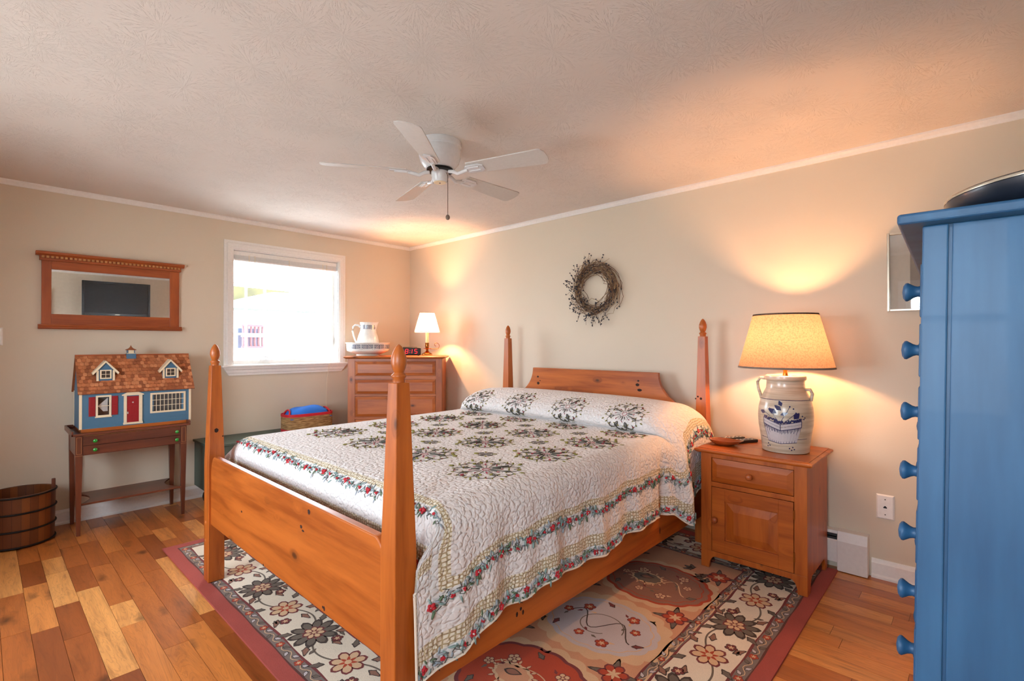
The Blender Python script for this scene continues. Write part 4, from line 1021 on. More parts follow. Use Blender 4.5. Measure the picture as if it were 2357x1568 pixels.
# ------------------------------------------------------------------ wreath
def wreath():
    cx, cz, y = 2.60, 1.762, -.035; t = thing('berry_wreath', 'round twig wreath with dark berries on the wall above the headboard', 'wreath', (cx, y, cz))
    rnd = random.Random(21); mb = MB(); ends = []
    for k in range(175):
        a0 = rnd.random()*6.28; L = .9+rnd.random()*1.0; r0 = .162+rnd.gauss(0, .024); drift = rnd.gauss(0, .018); yo = rnd.gauss(0, .014)
        P = []; n = 8; sp = rnd.random() < .42; mb.cur = 0 if rnd.random() < .65 else 1
        for i in range(n+1):
            f = i/n; a = a0-L*f; out = 0
            r = r0+drift*sin(f*3.1)+(.075*f*f*rnd.random() if sp else 0)
            if sp and (cos(a) < 0.1): r += .03*f**3
            P.append((cx+r*cos(a), min(-.006, y+yo*cos(f*4)), cz+r*sin(a)))
        mb.tube(P, [.0024*(1-.6*i/n)+.0004 for i in range(n+1)], 5); ends.append((P[-1], P[-2], sp))
    # loose sprigs
    for k in range(46):
        a0 = 2.2+rnd.random()*2.9 if k < 36 else rnd.random()*6.28; r = .17; d = a0-1.0-rnd.random()*.7
        p = Vector((cx+r*cos(a0), y-.01, cz+r*sin(a0))); P = [p]; dd = a0+(-.9 if rnd.random() < .6 else .6); mb.cur = 0
        for i in range(5): dd += rnd.gauss(0, .15); P.append(P[-1]+Vector((cos(dd), rnd.gauss(0, .1)-.02, sin(dd)))*(.020+rnd.random()*.014))
        P = [Vector((q.x, min(q.y, -.005), q.z)) for q in P]
        mb.tube(P, .0012, 4); ends += [(P[-1], P[-2], True), (P[-2], P[-3], True), (P[3], P[2], True)]
    o = part('twig_ring', mb, ['twig', 'twig2'], t); o['kind'] = 'stuff'
    B = []
    for (p, q, sp) in ends:
        if rnd.random() < .75: B.append((p[0]+rnd.gauss(0, .003), min(-.012, p[1]-.004), p[2]+rnd.gauss(0, .003)))
    for k in range(60):
        a = 1.6+rnd.random()*3.6; r = .165+rnd.gauss(0, .035); B.append((cx+r*cos(a), y-.022-.02*rnd.random(), cz+r*sin(a)))
    b0 = None; mb2 = MB()
    for k, p in enumerate(B):
        if k < 100:
            if b0 is None:
                m = MB(); m.ball((0, 0, 0), .0058, 8, 6); b0 = part('berry', m, 'berry', t, local=True, smooth=0); b0.location = Vector(p)-ORG[t.name]
            else: c = b0.copy(); c.location = Vector(p)-ORG[t.name]; COL.objects.link(c)
        else: mb2.ball(p, .0055, 7, 5)
    o = part('berries', mb2, 'berry', t, smooth=0); o['kind'] = 'stuff'
wreath()

def picture():
    x0, x1, z0, z1 = 4.502, 4.90, 1.490, 1.922
    t = thing('framed_picture', 'silver framed print on the wall partly hidden by the blue chest', 'picture', (4.70, -.01, 1.7))
    mb = MB(); f = .012
    for a, b, c, d in ((x0, x0+f, z0, z1), (x1-f, x1, z0, z1), (x0+f, x1-f, z0, z0+f), (x0+f, x1-f, z1-f, z1)): mb.box(a, b, -.024, -.001, c, d)
    part('frame', mb, 'silver', t, bevel=.002)
    mb = MB(); mb.box(x0+f, x1-f, -.008, -.001, z0+f, z1-f); part('mat_board', mb, 'print', t)
    mb = MB(); mb.box(x0+.10, x1-.10, -.009, -.008, z0+.10, z1-.10)
    part('print', mb, 'ink', t)
    mb = MB(); mb.box(x0+f, x1-f, -.0125, -.011, z0+f, z1-f); part('glass', mb, mat_glass('picture_glass', .34), t)
picture()

# ------------------------------------------------------------------ wall mirror
def wall_mirror():
    t = thing('wall_mirror', 'wide cherry framed mirror with a dentil cornice above the dollhouse', 'mirror', (.015, -2.735, 1.69))
    ya, yb = -3.150, -2.318
    mb = MB()
    for a, b, c, d in ((ya, ya+.052, 1.45, 1.905), (yb-.066, yb, 1.45, 1.905)): mb.box(.002, .026, a, b, c, d)
    part('stile', mb, 'cherry_z', t, bevel=.002)
    mb = MB(); mb.box(.002, .026, ya+.052, yb-.066, 1.845, 1.905); mb.box(.002, .026, ya+.052, yb-.066, 1.45, 1.524); part('rail', mb, 'cherry_y', t, bevel=.002)
    mb = MB(); mb.box(.002, .034, ya-.012, yb+.012, 1.905, 1.922); mb.prism([(.002, 1.938), (.040, 1.938), (.048, 1.946), (.054, 1.950), (.054, 1.966), (.002, 1.966)], 'y', ya-.032, yb+.032); mb.box(.002, .032, ya-.012, yb+.012, 1.922, 1.938); part('cornice', mb, 'cherry_y', t, bevel=.002)
    n = 34
    for k in range(n):
        y = ya-.006+(yb-ya+.012)*(k+.5)/n; mb = MB(); mb.box(.032, .044, y-.0068, y+.0068, 1.9225, 1.9378); part('dentil', mb, 'bead', t)
    mb = MB(); mb.prism([(.002, 1.45), (.034, 1.45), (.034, 1.440), (.046, 1.432), (.046, 1.424), (.036, 1.416), (.002, 1.416)], 'y', ya-.018, yb+.018); part('base_moulding', mb, 'cherry_y', t, bevel=.002)
    mb = MB(); mb.box(.006, .016, ya+.046, yb-.060, 1.518, 1.851); part('mirror_glass', mb, 'mirror', t)
wall_mirror()

# ------------------------------------------------------------------ console table + dollhouse
def console():
    t = thing('console_table', 'narrow mahogany console table with green glass knobs under the dollhouse', 'console table', (.22, -2.68, 0))
    xf, xb, ya, yb = .405, .035, -3.004, -2.352
    for x, y in ((xf-.02, ya+.021), (xf-.02, yb-.021), (xb+.02, ya+.021), (xb+.02, yb-.021)):
        sx = -1 if x > .2 else 1; sy = 1 if y < -2.7 else -1
        mb = MB(); mb.frust(x, y, [(0, .0105, .0105, sx*-.0+0, 0), (.545, .020, .020), (.683, .020, .020)])
        p = part('leg', mb, 'mahog_z', t, bevel=.0015)
        if x > .2:
            mb = MB(); x1 = xf+.0008
            for a, b, c, d in ((y-.013, y-.0115, .558, .672), (y+.0115, y+.013, .558, .672), (y-.013, y+.013, .558, .5595), (y-.013, y+.013, .6705, .672), (y-.02, y+.02, .545, .5465)): mb.box(xf-.002, x1, a, b, c, d)
            part('inlay', mb, 'bead', p)
    mb = MB(); mb.box(xb, xf-.006, ya+.041, ya+.02, .545, .683) if False else mb.box(xb+.03, xf-.03, ya+.004, ya+.020, .545, .683); mb.box(xb+.03, xf-.03, yb-.020, yb-.004, .545, .683); mb.box(xb, xb+.015, ya+.03, yb-.03, .545, .683); mb.box(xf-.03, xf-.012, ya+.03, yb-.03, .545, .683)
    part('apron', mb, 'mahog_y', t)
    for z0, z1, kz in ((.550, .610, .580), (.613, .676, .641)):
        mb = MB(); mb.box(xf-.012, xf-.003, ya+.042, yb-.042, z0, z1); d = part('drawer', mb, 'mahog_y', t, bevel=.001)
        for ky in (-2.899, -2.419):
            mb = MB(); mb.shaft((xf-.003, ky, kz), [(.005, 0), (.005, .006), (.0115, .009), (.0125, .015), (.008, .019), (.0005, .020)], 'x', 14); part('knob', mb, 'green_knob', d, smooth=50)
    mb = MB(); mb.box(xf-.004, xf-.002, ya+.042, yb-.042, .6775, .6795); part('bead_inlay', mb, 'bead', t)
    mb = MB(); mb.box(xb-.012, xf+.014, ya-.016, yb+.016, .683, .694); part('top', mb, 'mahog_y', t, bevel=.003)
    mb = MB(); g = .010
    for a, b, c, d in ((xb-.016, xf+.018, ya-.020, ya-.020+g), (xb-.016, xf+.018, yb+.020-g, yb+.020), (xb-.016, xb-.016+g, ya-.01, yb+.01)): mb.box(a, b, c, d, .684, .718)
    mb.box(xf+.008, xf+.018, ya-.02, yb+.02, .684, .698)
    part('gallery', mb, 'mahog_y', t, bevel=.002)
    # lower shelf with concave ends
    n = 12; P = [(xb+.012, ya+.030)]
    for k in range(n+1): f = k/n; P.append((xb+.012+(xf-xb-.024)*f, ya+.030+.07*sin(pi*f)))
    Q = [(x, yb-.030-.07*sin(pi*(k/n))) for k, x in enumerate([xf-.012-(xf-xb-.024)*q/n for q in range(n+1)])]
    mb = MB(); mb.prism(P[1:]+Q, 'z', .204, .216); part('shelf', mb, 'mahog_y', t, bevel=.0015)
console()
def dollhouse():
    t = thing('dollhouse', 'blue dollhouse with shingled roof, two dormers and a red front door', 'dollhouse', (.20, -2.645, .694))
    xf, xb, ya, yb, z0, ze = .340, .055, -2.975, -2.312, .716, .968; xr_, zr = .195, 1.222
    mb = MB(); mb.box(xb-.01, xf+.004, ya+.008, yb-.004, .6945, .7165); part('base_board', mb, 'pine_y', t)
    # body with window openings showing a dim interior
    mb = MB(); fr = .006
    def wallpiece(y0, y1, za, zb): mb.box(xf-fr, xf, y0, y1, za, zb)
    holes = [(-2.877, -2.815, .806, .934), (-2.552, -2.372, .802, .930)]
    a = ya
    for h0, h1, hz0, hz1 in holes: wallpiece(a, h0, z0, ze); wallpiece(h0, h1, z0, hz0); wallpiece(h0, h1, hz1, ze); a = h1
    wallpiece(a, yb, z0, ze)
    for y in (ya, yb-fr): mb.prism([(xb, z0), (xf, z0), (xf, ze), (xr_, zr-.006), (xb, ze)], 'y', y, y+fr)
    mb.box(xb, xb+fr, ya, yb, z0, ze); part('walls', mb, 'siding', t)
    mb = MB(); mb.box(xb+.02, xf-.05, ya+.01, yb-.01, z0+.0, ze-.01); part('dim_room_block', mb, 'dim_interior', t)  # solid block; indoor dimness is put into its dark colour
    mb = MB(); 
    for y in (ya-.002, yb-.013): mb.box(xf-.012, xf+.003, y, y+.015, z0, ze-.004)
    mb.box(xb-.003, xb+.01, ya-.003, ya+.006, z0, ze); mb.box(xf-.01, xf+.022, ya-.008, yb+.012, ze-.008, ze-.001); part('corner_trim', mb, 'cream', t)
    # roof planes
    ex, ez = .366, .958; y0, y1 = ya-.012, yb+.020
    dx, dz = xr_-ex, zr-ez; L = hypot(dx, dz); ux, uz = dx/L, dz/L; nx, nz = uz, -ux
    mb = MB(); mb.prism([(ex, ez), (xr_, zr), (xr_-.003, zr+.004), (ex+.004, ez+.005)], 'y', y0, y1); mb.prism([(xb-.03, ez), (xr_, zr), (xr_+.003, zr+.004), (xb-.034, ez+.005)], 'y', y0, y1)
    rf = part('roof', mb, ['shingle2'], t)
    mb = MB(); rows = 11; cols = 30; rnd = random.Random(4)
    for i in range(rows):
        for j in range(-1, cols+1):
            sw = (y1-y0)/cols; yc = y0+(j+.5+(.5 if i % 2 else 0))*sw+rnd.gauss(0, .0008); h0 = i*L/rows; hl = L/rows*1.35; w = sw*.48
            if yc-w < y0-.001 or yc+w > y1+.001: continue
            mb.cur = rnd.choice((0, 0, 1, 2)); off = .0075+rnd.random()*.0015
            P = [(-w, hl), (-w, .006), (-w*.7, .0015), (0, 0), (w*.7, .0015), (w, .006), (w, hl)]
            top = []; bot = []
            for u, v in P:
                hh = min(h0+v, L-.001); o1 = off*(1-.55*(v/hl)); 
                top.append((ex+ux*hh+nx*o1, yc+u, ez+uz*hh+nz*o1)); bot.append((ex+ux*hh+nx*(o1-.0028), yc+u, ez+uz*hh+nz*(o1-.0028)))
            mb.loft([bot, top])
    part('shingles', mb, ['shingle', 'shingle2', 'shingle3'], rf)
    mb = MB(); mb.box(xr_-.006, xr_+.008, y0, y1, zr+.001, zr+.010); part('ridge_board', mb, 'cherry_y', rf)
    def win(parent, y0, y1, z0, z1, x, nv, nh, fw=.010, mw=.0035, sill=True, mul=True):
        mb = MB()
        for a, b, c, d in ((y0, y0+fw, z0, z1), (y1-fw, y1, z0, z1), (y0+fw, y1-fw, z1-fw, z1), (y0+fw, y1-fw, z0, z0+fw)): mb.box(x, x+.006, a, b, c, d)
        if sill: mb.box(x, x+.010, y0-.004, y1+.004, z0-.004, z0+.002)
        w = part('window', mb, 'cream', parent)
        mb = MB()
        for k in range(1, nv): y = y0+fw+(y1-y0-2*fw)*k/nv; mb.box(x-.002, x+.002, y-mw/2, y+mw/2, z0+fw, z1-fw)
        for k in range(1, nh): z = z0+fw+(z1-z0-2*fw)*k/nh; mb.box(x-.002, x+.002, y0+fw, y1-fw, z-mw/2, z+mw/2)
        part('glazing_bars', mb, 'cream', w)
        mb = MB(); mb.box(x-.004, x-.0032, y0+fw*.5, y1-fw*.5, z0+fw*.5, z1-fw*.5); part('pane', mb, 'glass', w)
    win(t, -2.889, -2.803, .794, .945, xf, 1, 2, .012)
    win(t, -2.574, -2.347, .790, .941, xf, 8, 3, .013, sill=False)
    for a, b in ((-2.927, -2.891), (-2.801, -2.766)):
        mb = MB(); mb.box(xf, xf+.006, a, b, .802, .937)
        for z in (.812, .874): mb.box(xf+.006, xf+.0075, a+.006, b-.006, z, z+.054)
        part('shutter', mb, 'dred', t, bevel=.001)
    # lace panel inside left window
    mb = MB(); mb.prism([(-2.875, .87), (-2.82, .925), (-2.82, .83), (-2.845, .83)], 'x', xf-.02, xf-.018); part('lace_curtain', mb, 'lace', t)
    # door
    mb = MB(); mb.box(xf, xf+.004, -2.715, -2.643, .738, .927)
    for zz in (.748, .81, .87):
        for yy in (-2.707, -2.675): mb.box(xf+.004, xf+.0055, yy, yy+.024, zz, zz+.045)
    d = part('front_door', mb, 'dred', t)
    mb = MB(); mb.box(xf+.004, xf+.009, -2.712, -2.706, .80, .815); mb.shaft((xf+.0055, -2.679, .882), [(.005, 0), (.005, .002)], 'x', 10); part('door_hardware', mb, 'lace', d)
    mb = MB(); mb.box(xf, xf+.009, -2.732, -2.715, .728, .936); mb.box(xf, xf+.009, -2.643, -2.623, .728, .936); mb.box(xf, xf+.011, -2.735, -2.620, .724, .738); mb.prism([(-2.744, .934), (-2.614, .934), (-2.614, .940), (-2.679, .974), (-2.744, .940)], 'x', xf, xf+.014); part('door_surround', mb, 'cream', t)
    # dormers
    for yc in (-2.8315, -2.4405):
        hw, zb, zw, zp = .0515, 1.046, 1.120, 1.174; xo = .316
        def xroof(z): return ex+(z-ez)*(dx/dz)
        mb = MB(); mb.prism([(yc-hw, zb), (yc+hw, zb), (yc+hw, zw), (yc, zp), (yc-hw, zw)], 'x', .20, xo); dm = part('dormer', mb, 'dblue', t)
        mb = MB(); mb.box(xo, xo+.005, yc-hw, yc-hw+.013, zb, zw); mb.box(xo, xo+.005, yc+hw-.013, yc+hw, zb, zw); part('dormer_corner', mb, 'cream', dm)
        for sg in (-1, 1):
            mb = MB(); mb.prism([(yc, zp+.016), (yc+sg*(hw+.024), zw-.018+.016-.014), (yc+sg*(hw+.019), zw-.022-.008), (yc, zp+.002)], 'x', .19, xo+.012); part('dormer_roof', mb, ['cream'], dm)
        win(dm, yc-.032, yc+.032, zb+.014, zb+.078, xo+.002, 2, 2, .008, .003, sill=False)
        mb = MB(); mb.box(xo+.0005, xo+.0015, yc-.026, yc+.026, zb+.019, zb+.072); part('dormer_dim_sheet', mb, 'dim_interior', dm)  # dark sheet behind the panes, painted as the unlit inside
    # cupola
    yc = -2.668; xc = xr_+.002
    mb = MB(); mb.box(xc-.022, xc+.022, yc-.029, yc+.029, 1.198, 1.236); cp = part('cupola', mb, 'dblue', t)
    mb = MB(); mb.box(xc-.020, xc+.020, yc-.026, yc+.026, 1.236, 1.240); mb.box(xc-.012, xc+.012, yc-.017, yc+.017, 1.240, 1.262); part('cupola_lantern', mb, 'cream', cp)
    mb = MB()
    for a in (-.018, .014):
        for b in (-.023, .019): mb.box(xc+a, xc+a+.004, yc+b, yc+b+.004, 1.240, 1.262)
    part('cupola_post', mb, 'dblue', cp)
    mb = MB(); mb.frust(xc, yc, [(1.262, .024, .030), (1.266, .024, .030), (1.275, .012, .014), (1.285, .005, .006), (1.300, .0008, .0008)]); part('cupola_roof', mb, 'shingle2', cp)
dollhouse()

# ------------------------------------------------------------------ bucket
def bucket():
    cx, cy = .235, -3.262; t = thing('wooden_bucket', 'round stave bucket with dark hoops on the floor at the left edge', 'bucket', (cx, cy, 0))
    r0, r1, h = .172, .178, .335
    mb = MB(); mb.lathe([(r0, .004), (r1, h), (r1-.014, h), (r0-.014, .03), (.01, .03)], cx, cy, 0, 52); part('staves', mb, 'staves', t, smooth=40)
    for z in (.012, .115, .225, h-.006):
        f = z/h; r = r0+(r1-r0)*f; mb = MB(); n = 60; mb.loft([[(cx+(r+.0035+.006*cos(q*pi/4))*cos(2*pi*k/n), cy+(r+.0035+.006*cos(q*pi/4))*sin(2*pi*k/n), z+.006*sin(q*pi/4)) for q in range(8)] for k in range(n+1)], cap=False); part('hoop', mb, 'iron', t, smooth=60)
    a = radians(80)
    for aa in (a, a+pi):
        mb = MB(); x, y = cx+(r1-.012)*cos(aa), cy+(r1-.012)*sin(aa); mb.box(x-.010, x+.010, y-.010, y+.010, .25, h+.060); part('handle_ear', mb, 'mahog_z', t, bevel=.004)
bucket()

# ------------------------------------------------------------------ green blanket chest + basket
def blanket_chest():
    t = thing('blanket_chest', 'low dark green chest against the wall below the window', 'chest', (.24, -1.60, 0))
    mb = MB(); mb.box(.03, .45, -2.205, -1.02, .120, .485); part('body', mb, 'chestgreen', t, bevel=.003)
    mb = MB(); mb.box(.024, .462, -2.216, -1.01, .487, .505); part('lid', mb, 'chestgreen', t, bevel=.003)
    for x, y in ((.20, -2.15), (.40, -2.15), (.40, -1.08), (.20, -1.08)):
        mb = MB(); mb.lathe([(.020, 0), (.034, .02), (.040, .05), (.034, .08), (.018, .095), (.018, .121)], x, y, 0, 16); part('bun_foot', mb, 'black', t, smooth=50)
    x0, y0, zb = .245, -1.335, .5055
    b = thing('storage_basket', 'seagrass basket with red trim holding blue cloth on the green chest', 'basket', (x0, y0, zb))
    def oval(rx, ry, n=40, p=3.2):
        return [(abs(cos(q))**(2/p)*rx*(1 if cos(q) >= 0 else -1), abs(sin(q))**(2/p)*ry*(1 if sin(q) >= 0 else -1)) for q in [2*pi*k/n for k in range(n)]]
    def band(z0, z1, rx, ry, th=.006):
        mb = MB(); O = oval(rx, ry); I_ = oval(rx-th, ry-th)
        mb.loft([[(x0+a, y0+c, zb+z0) for a, c in O], [(x0+a, y0+c, zb+z1) for a, c in O], [(x0+a, y0+c, zb+z1) for a, c in I_], [(x0+a, y0+c, zb+z0) for a, c in I_], [(x0+a, y0+c, zb+z0) for a, c in O]], cap=False); return mb
    rx, ry = .125, .225
    mb = band(.02, .142, rx, ry); part('woven_side', mb, 'rope', b, smooth=50)
    part('trim_band', band(.0005, .024, rx+.001, ry+.001), 'red_fab', b, smooth=50); part('trim_band', band(.137, .162, rx+.002, ry+.002), 'red_fab', b, smooth=50)
    mb = MB(); mb.prism([(x0+a, y0+c) for a, c in oval(rx-.007, ry-.007)], 'z', zb+.002, zb+.008); part('bottom', mb, 'rope', b)
    for sg in (-1, 1):
        P = [(x0+.06*cos(q), y0+sg*(ry-.03-.020*sin(q)), zb+.150+.045*sin(q)) for q in [pi*k/12 for k in range(13)]]
        mb = MB(); mb.tube(P, .008, 8); part('handle', mb, 'red_fab', b, smooth=60)
    mb = MB(); n = 20; rnd = random.Random(9); G = []
    for i in range(n+1):
        row = []
        for j in range(n+1):
            u, v = i/n*2-1, j/n*2-1; q = min(1, (u*u)**1.5+(v*v)**1.5); hgt = .10*(1-q)**.5 if q < 1 else 0
            hgt += .006*sin(u*3+v*4)*(1-q)
            row.append(mb.pt((x0+u*.105, y0+v*.195, zb+.115+hgt)))
        G.append(row)
    for i in range(n):
        for j in range(n): mb.face((G[i][j], G[i+1][j], G[i+1][j+1], G[i][j+1]))
    o = mk('blue_cloth', mb, 'blue_fab', None, smooth=0, org=(x0, y0, zb+.115)); tag(o, 'bright blue folded cloth piled in the red trimmed basket', 'cloth')
    md = o.modifiers.new('thick', 'SOLIDIFY'); md.thickness = .006
blanket_chest()

# ------------------------------------------------------------------ corner dresser and things on it
RA = radians(45)
def dloc(t_, s, z=0):  # diagonal frame: t from the room corner, s along the dresser
    return (t_*cos(RA)+s*sin(RA), -t_*sin(RA)+s*cos(RA), z)
def dresser():
    # local frame: +x along the dresser (s), -y to the front
    t = thing('corner_dresser', 'tall pine chest of drawers set diagonally in the room corner', 'dresser', dloc(.93, .014, 0), RA)
    L = lambda nm, mb, mat, par=t, **k: part(nm, mb, mat, par, local=True, **k)
    hw, d = .462, .40
    mb = MB(); mb.box(-hw, -hw+.02, .0, d, .0, 1.163); L('side_panel', mb, 'pale_z', bevel=.002); mb = MB(); mb.box(hw-.02, hw, .0, d, .0, 1.163); L('side_panel', mb, 'pale_z', bevel=.002)
    mb = MB(); mb.box(-hw+.02, hw-.02, .03, d, .06, 1.16); L('back_panel', mb, 'pale_z')
    sl, sr = -.392, .400
    rows = [(.993, 1.138), (.813, .958), (.590, .792), (.365, .565), (.135, .340)]
    mb = MB(); mb.box(-hw, sl, -.001, .02, 0, 1.163); L('stile', mb, 'pale_z', bevel=.0015); mb = MB(); mb.box(sr, hw, -.001, .02, 0, 1.163); L('stile', mb, 'pale_z', bevel=.0015)
    mb = MB()
    zz = [1.163]+[v for r in rows for v in (r[1], r[0])]+[.06]
    for a, b in zip(zz[0::2], zz[1::2]): mb.box(sl, sr, .0, .02, b+.002, a-.002)
    L('rail', mb, 'pale_x')
    for z0, z1 in rows:
        mb = MB(); a, b = sl+.003, sr-.003; mb.box(a, b, -.002, .018, z0+.001, z1-.001)
        # sunk frame: raised field bevel
        mb.cur = 0; panel(mb, a+.002, b-.002, z0+.004, z1-.004, -.002, .011, .026)
        L('drawer', mb, 'pale_x')
    mb = MB(); mb.loft([[(-hw-.012, -.016, 1.163), (hw+.012, -.016, 1.163), (hw+.012, d, 1.163), (-hw-.012, d, 1.163)], [(-hw-.030, -.034, 1.172), (hw+.030, -.034, 1.172), (hw+.030, d+.004, 1.172), (-hw-.030, d+.004, 1.172)], [(-hw-.034, -.038, 1.180), (hw+.034, -.038, 1.180), (hw+.034, d+.004, 1.180), (-hw-.034, d+.004, 1.180)], [(-hw-.022, -.026, 1.190), (hw+.022, -.026, 1.190), (hw+.022, d+.004, 1.190), (-hw-.022, d+.004, 1.190)]])
    L('top', mb, 'pale_x', bevel=.001)
dresser()
def greek(mb, f, W_, h, n):
    """angular key meander drawn with f(u,v)->point ; n cells"""
    cw = W_/n; w = h*.095
    def seg(u0, v0, u1, v1):
        if abs(u1-u0) > abs(v1-v0):
            k = max(1, int(abs(u1-u0)/.012)); P = [(u0+(u1-u0)*i/k, v0) for i in range(k+1)]
            top = [mb.pt(f(u, v+w/2)) for u, v in P]; bot = [mb.pt(f(u, v-w/2)) for u, v in P]
        else:
            P = [(u0, v0), (u0, v1)]; top = [mb.pt(f(u0+w/2, v)) for _, v in P]; bot = [mb.pt(f(u0-w/2, v)) for _, v in P]
        for i in range(len(top)-1): mb.face((bot[i], bot[i+1], top[i+1], top[i]))
    for c in range(n):
        u = c*cw; m = 1 if c % 2 == 0 else -1
        def X(a): return u+cw*(a if m > 0 else 1-a)
        for a0, b0, a1, b1 in ((.06, .1, .06, .9), (.06, .9, .94, .9), (.24, .1, .24, .72), (.24, .72, .94, .72), (.42, .1, .42, .54), (.42, .54, .94, .54), (.60, .1, .60, .36), (.60, .36, .94, .36), (.78, .1, .78, .2), (.78, .12, .94, .12)):
            seg(X(a0), h*b0, X(a1), h*b1)
def on_dresser():
    z = 1.1905
    # wash bowl
    bx, by, _ = dloc(.765, -.292); t = thing('wash_bowl', 'wide white china bowl with a navy key band on the dresser', 'bowl', (bx, by, z))
    P = [(.115, 0), (.118, .006), (.112, .010), (.150, .022), (.190, .040), (.206, .052), (.208, .060), (.212, .118), (.222, .126), (.220, .131), (.205, .126), (.200, .06), (.14, .030), (.004, .026)]
    mb = MB(); mb.lathe(P, bx, by, z, 64); part('bowl_body', mb, 'china', t, smooth=40)
    mb = MB(); greek(mb, lambda u, v: (bx+(.2090+(.0045)*(v/.05)+.0006)*cos(u/.209), by+(.2090+.0045*(v/.05)+.0006)*sin(u/.209), z+.064+v), .209*2*pi, .050, 22); part('key_band', mb, 'navy', t)
    t = thing('water_pitcher', 'white china pitcher with a navy key band standing in the wash bowl', 'pitcher', (bx, by, z+.028))
    zz = z+.027; P = [(.080, 0), (.092, .006), (.105, .03), (.111, .08), (.108, .13), (.098, .17), (.085, .205), (.078, .225), (.076, .25), (.077, .285), (.080, .305), (.082, .310), (.078, .310), (.074, .30), (.073, .24), (.09, .18), (.1, .1), (.004, .02)]
    ca = atan2(cam.location.y-by, cam.location.x-bx); sp = ca+pi/2   # spout to the right of the view
    mb = MB(); seg = 56
    rings = []
    for r, h in P:
        ring = []
        for k in range(seg):
            a = 2*pi*k/seg; lip = max(0, cos(a-sp))**14*max(0, (h-.22)/.09)*.028; ring.append((bx+(r+lip)*cos(a), by+(r+lip)*sin(a), zz+h+lip*.25))
        rings.append(ring)
    mb.loft(rings); part('pitcher_body', mb, 'china', t, smooth=40)
    d = Vector((cos(sp+pi), sin(sp+pi), 0)); c = Vector((bx, by, zz)); V = lambda r, h: c+d*r+Vector((0, 0, h))
    mb = MB(); mb.tube([V(.072, .262), V(.095, .280), V(.125, .283), V(.146, .262), V(.150, .225), V(.140, .175), V(.125, .13), V(.108, .095), V(.098, .08)], [.010, .010, .0095, .009, .0085, .008, .008, .008, .009], 12); part('handle', mb, 'china', t, smooth=60)
    A1 = sp+.35; Wd = (2*pi-.7)*.078; Hb = .047
    mb = MB(); greek(mb, lambda u, v: (bx+.0785*cos(A1+u/.078), by+.0785*sin(A1+u/.078), zz+.236+v), Wd, Hb, 8); part('key_band', mb, 'navy', t)
    # candlestick lamp
    lx, ly, _ = dloc(.76, .306); t = thing('candlestick_lamp', 'small brass candlestick lamp with a white shade on the dresser', 'table lamp', (lx, ly, z))
    mb = MB(); mb.box(-.050, .050, -.050, .050, 0, .012); o = part('base', mb, 'brass', t, local=True, bevel=.002); o.rotation_euler = (0, 0, RA)
    mb = MB(); mb.lathe([(.052, .012), (.050, .020), (.030, .032), (.016, .044), (.013, .062), (.016, .066), (.042, .070), (.043, .073), (.016, .076), (.019, .082), (.021, .10), (.019, .118), (.021, .124), (.021, .130), (.014, .13)], lx, ly, z, 28); part('stem', mb, 'brass', t, smooth=45)
    ca = atan2(cam.location.y-ly, cam.location.x-lx); d = Vector((cos(ca+pi/2), sin(ca+pi/2), 0)); c = Vector((lx, ly, z))
    P = [c+d*.03+Vector((0, 0, .068))]+[c+d*(.095+.028*sin(q))+Vector((0, 0, .098-.030*cos(q))) for q in [pi*k/10 for k in range(11)]]+[c+d*(.092-.018*sin(q))+Vector((0, 0, .112+.016*cos(q))) for q in [pi*k/8 for k in range(1, 9)]]
    mb = MB(); mb.tube(P, .0025, 8); part('handle', mb, 'brass', t, smooth=60)
    mb = MB(); mb.lathe([(.0165, .128), (.0165, .235), (.010, .238)], lx, ly, z, 20); part('candle_sleeve', mb, 'candle', t, smooth=40)
    mb = MB(); mb.lathe([(.128, .238), (.072, .438)], lx, ly, z, 48, cap=False); sh = part('lamp_shade', mb, 'shade_white', t, smooth=0)
    for r, h in ((.128, .238), (.0735, .432)): 
        mb = MB(); mb.lathe([(r+.001, h), (r-.0008, h+.006), (r-.003, h+.006), (r-.0015, h), (r+.001, h)], lx, ly, z, 48, cap=False); part('trim_band', mb, 'shade_rim', sh)
    mb = MB(); mb.ball((lx, ly, z+.285), .022, 14, 10, 1.4); part('bulb', mb, bpy.data.materials['bulb_glow'], t, smooth=0)
    light('candle_lamp_glow', 'POINT', (0, 0, .335), 42, WARM, .025, parent=t)
    # alarm clock
    kx, ky, _ = dloc(.868, .152); yaw = atan2(cam.location.y-ky, cam.location.x-kx)+pi/2+radians(2)
    t = thing('alarm_clock', 'black digital alarm clock with red numerals on the dresser', 'clock', (kx, ky, z), yaw)
    mb = MB(); mb.box(-.105, .105, -.03, .03, .004, .083); part('case', mb, 'black', t, local=True, bevel=.010, bseg=3)
    for x in (-.08, .08):
        mb = MB(); mb.lathe([(.006, 0), (.006, .005)], x, 0, 0, 10); part('foot', mb, 'black', t, local=True)
    mb = MB(); mb.box(-.07, .07, -.018, .018, .082, .087); part('snooze_bar', mb, 'dark', t, local=True, bevel=.002)
    SEG = {'8': 'abcdefg', '1': 'bc', '5': 'afgcd'}
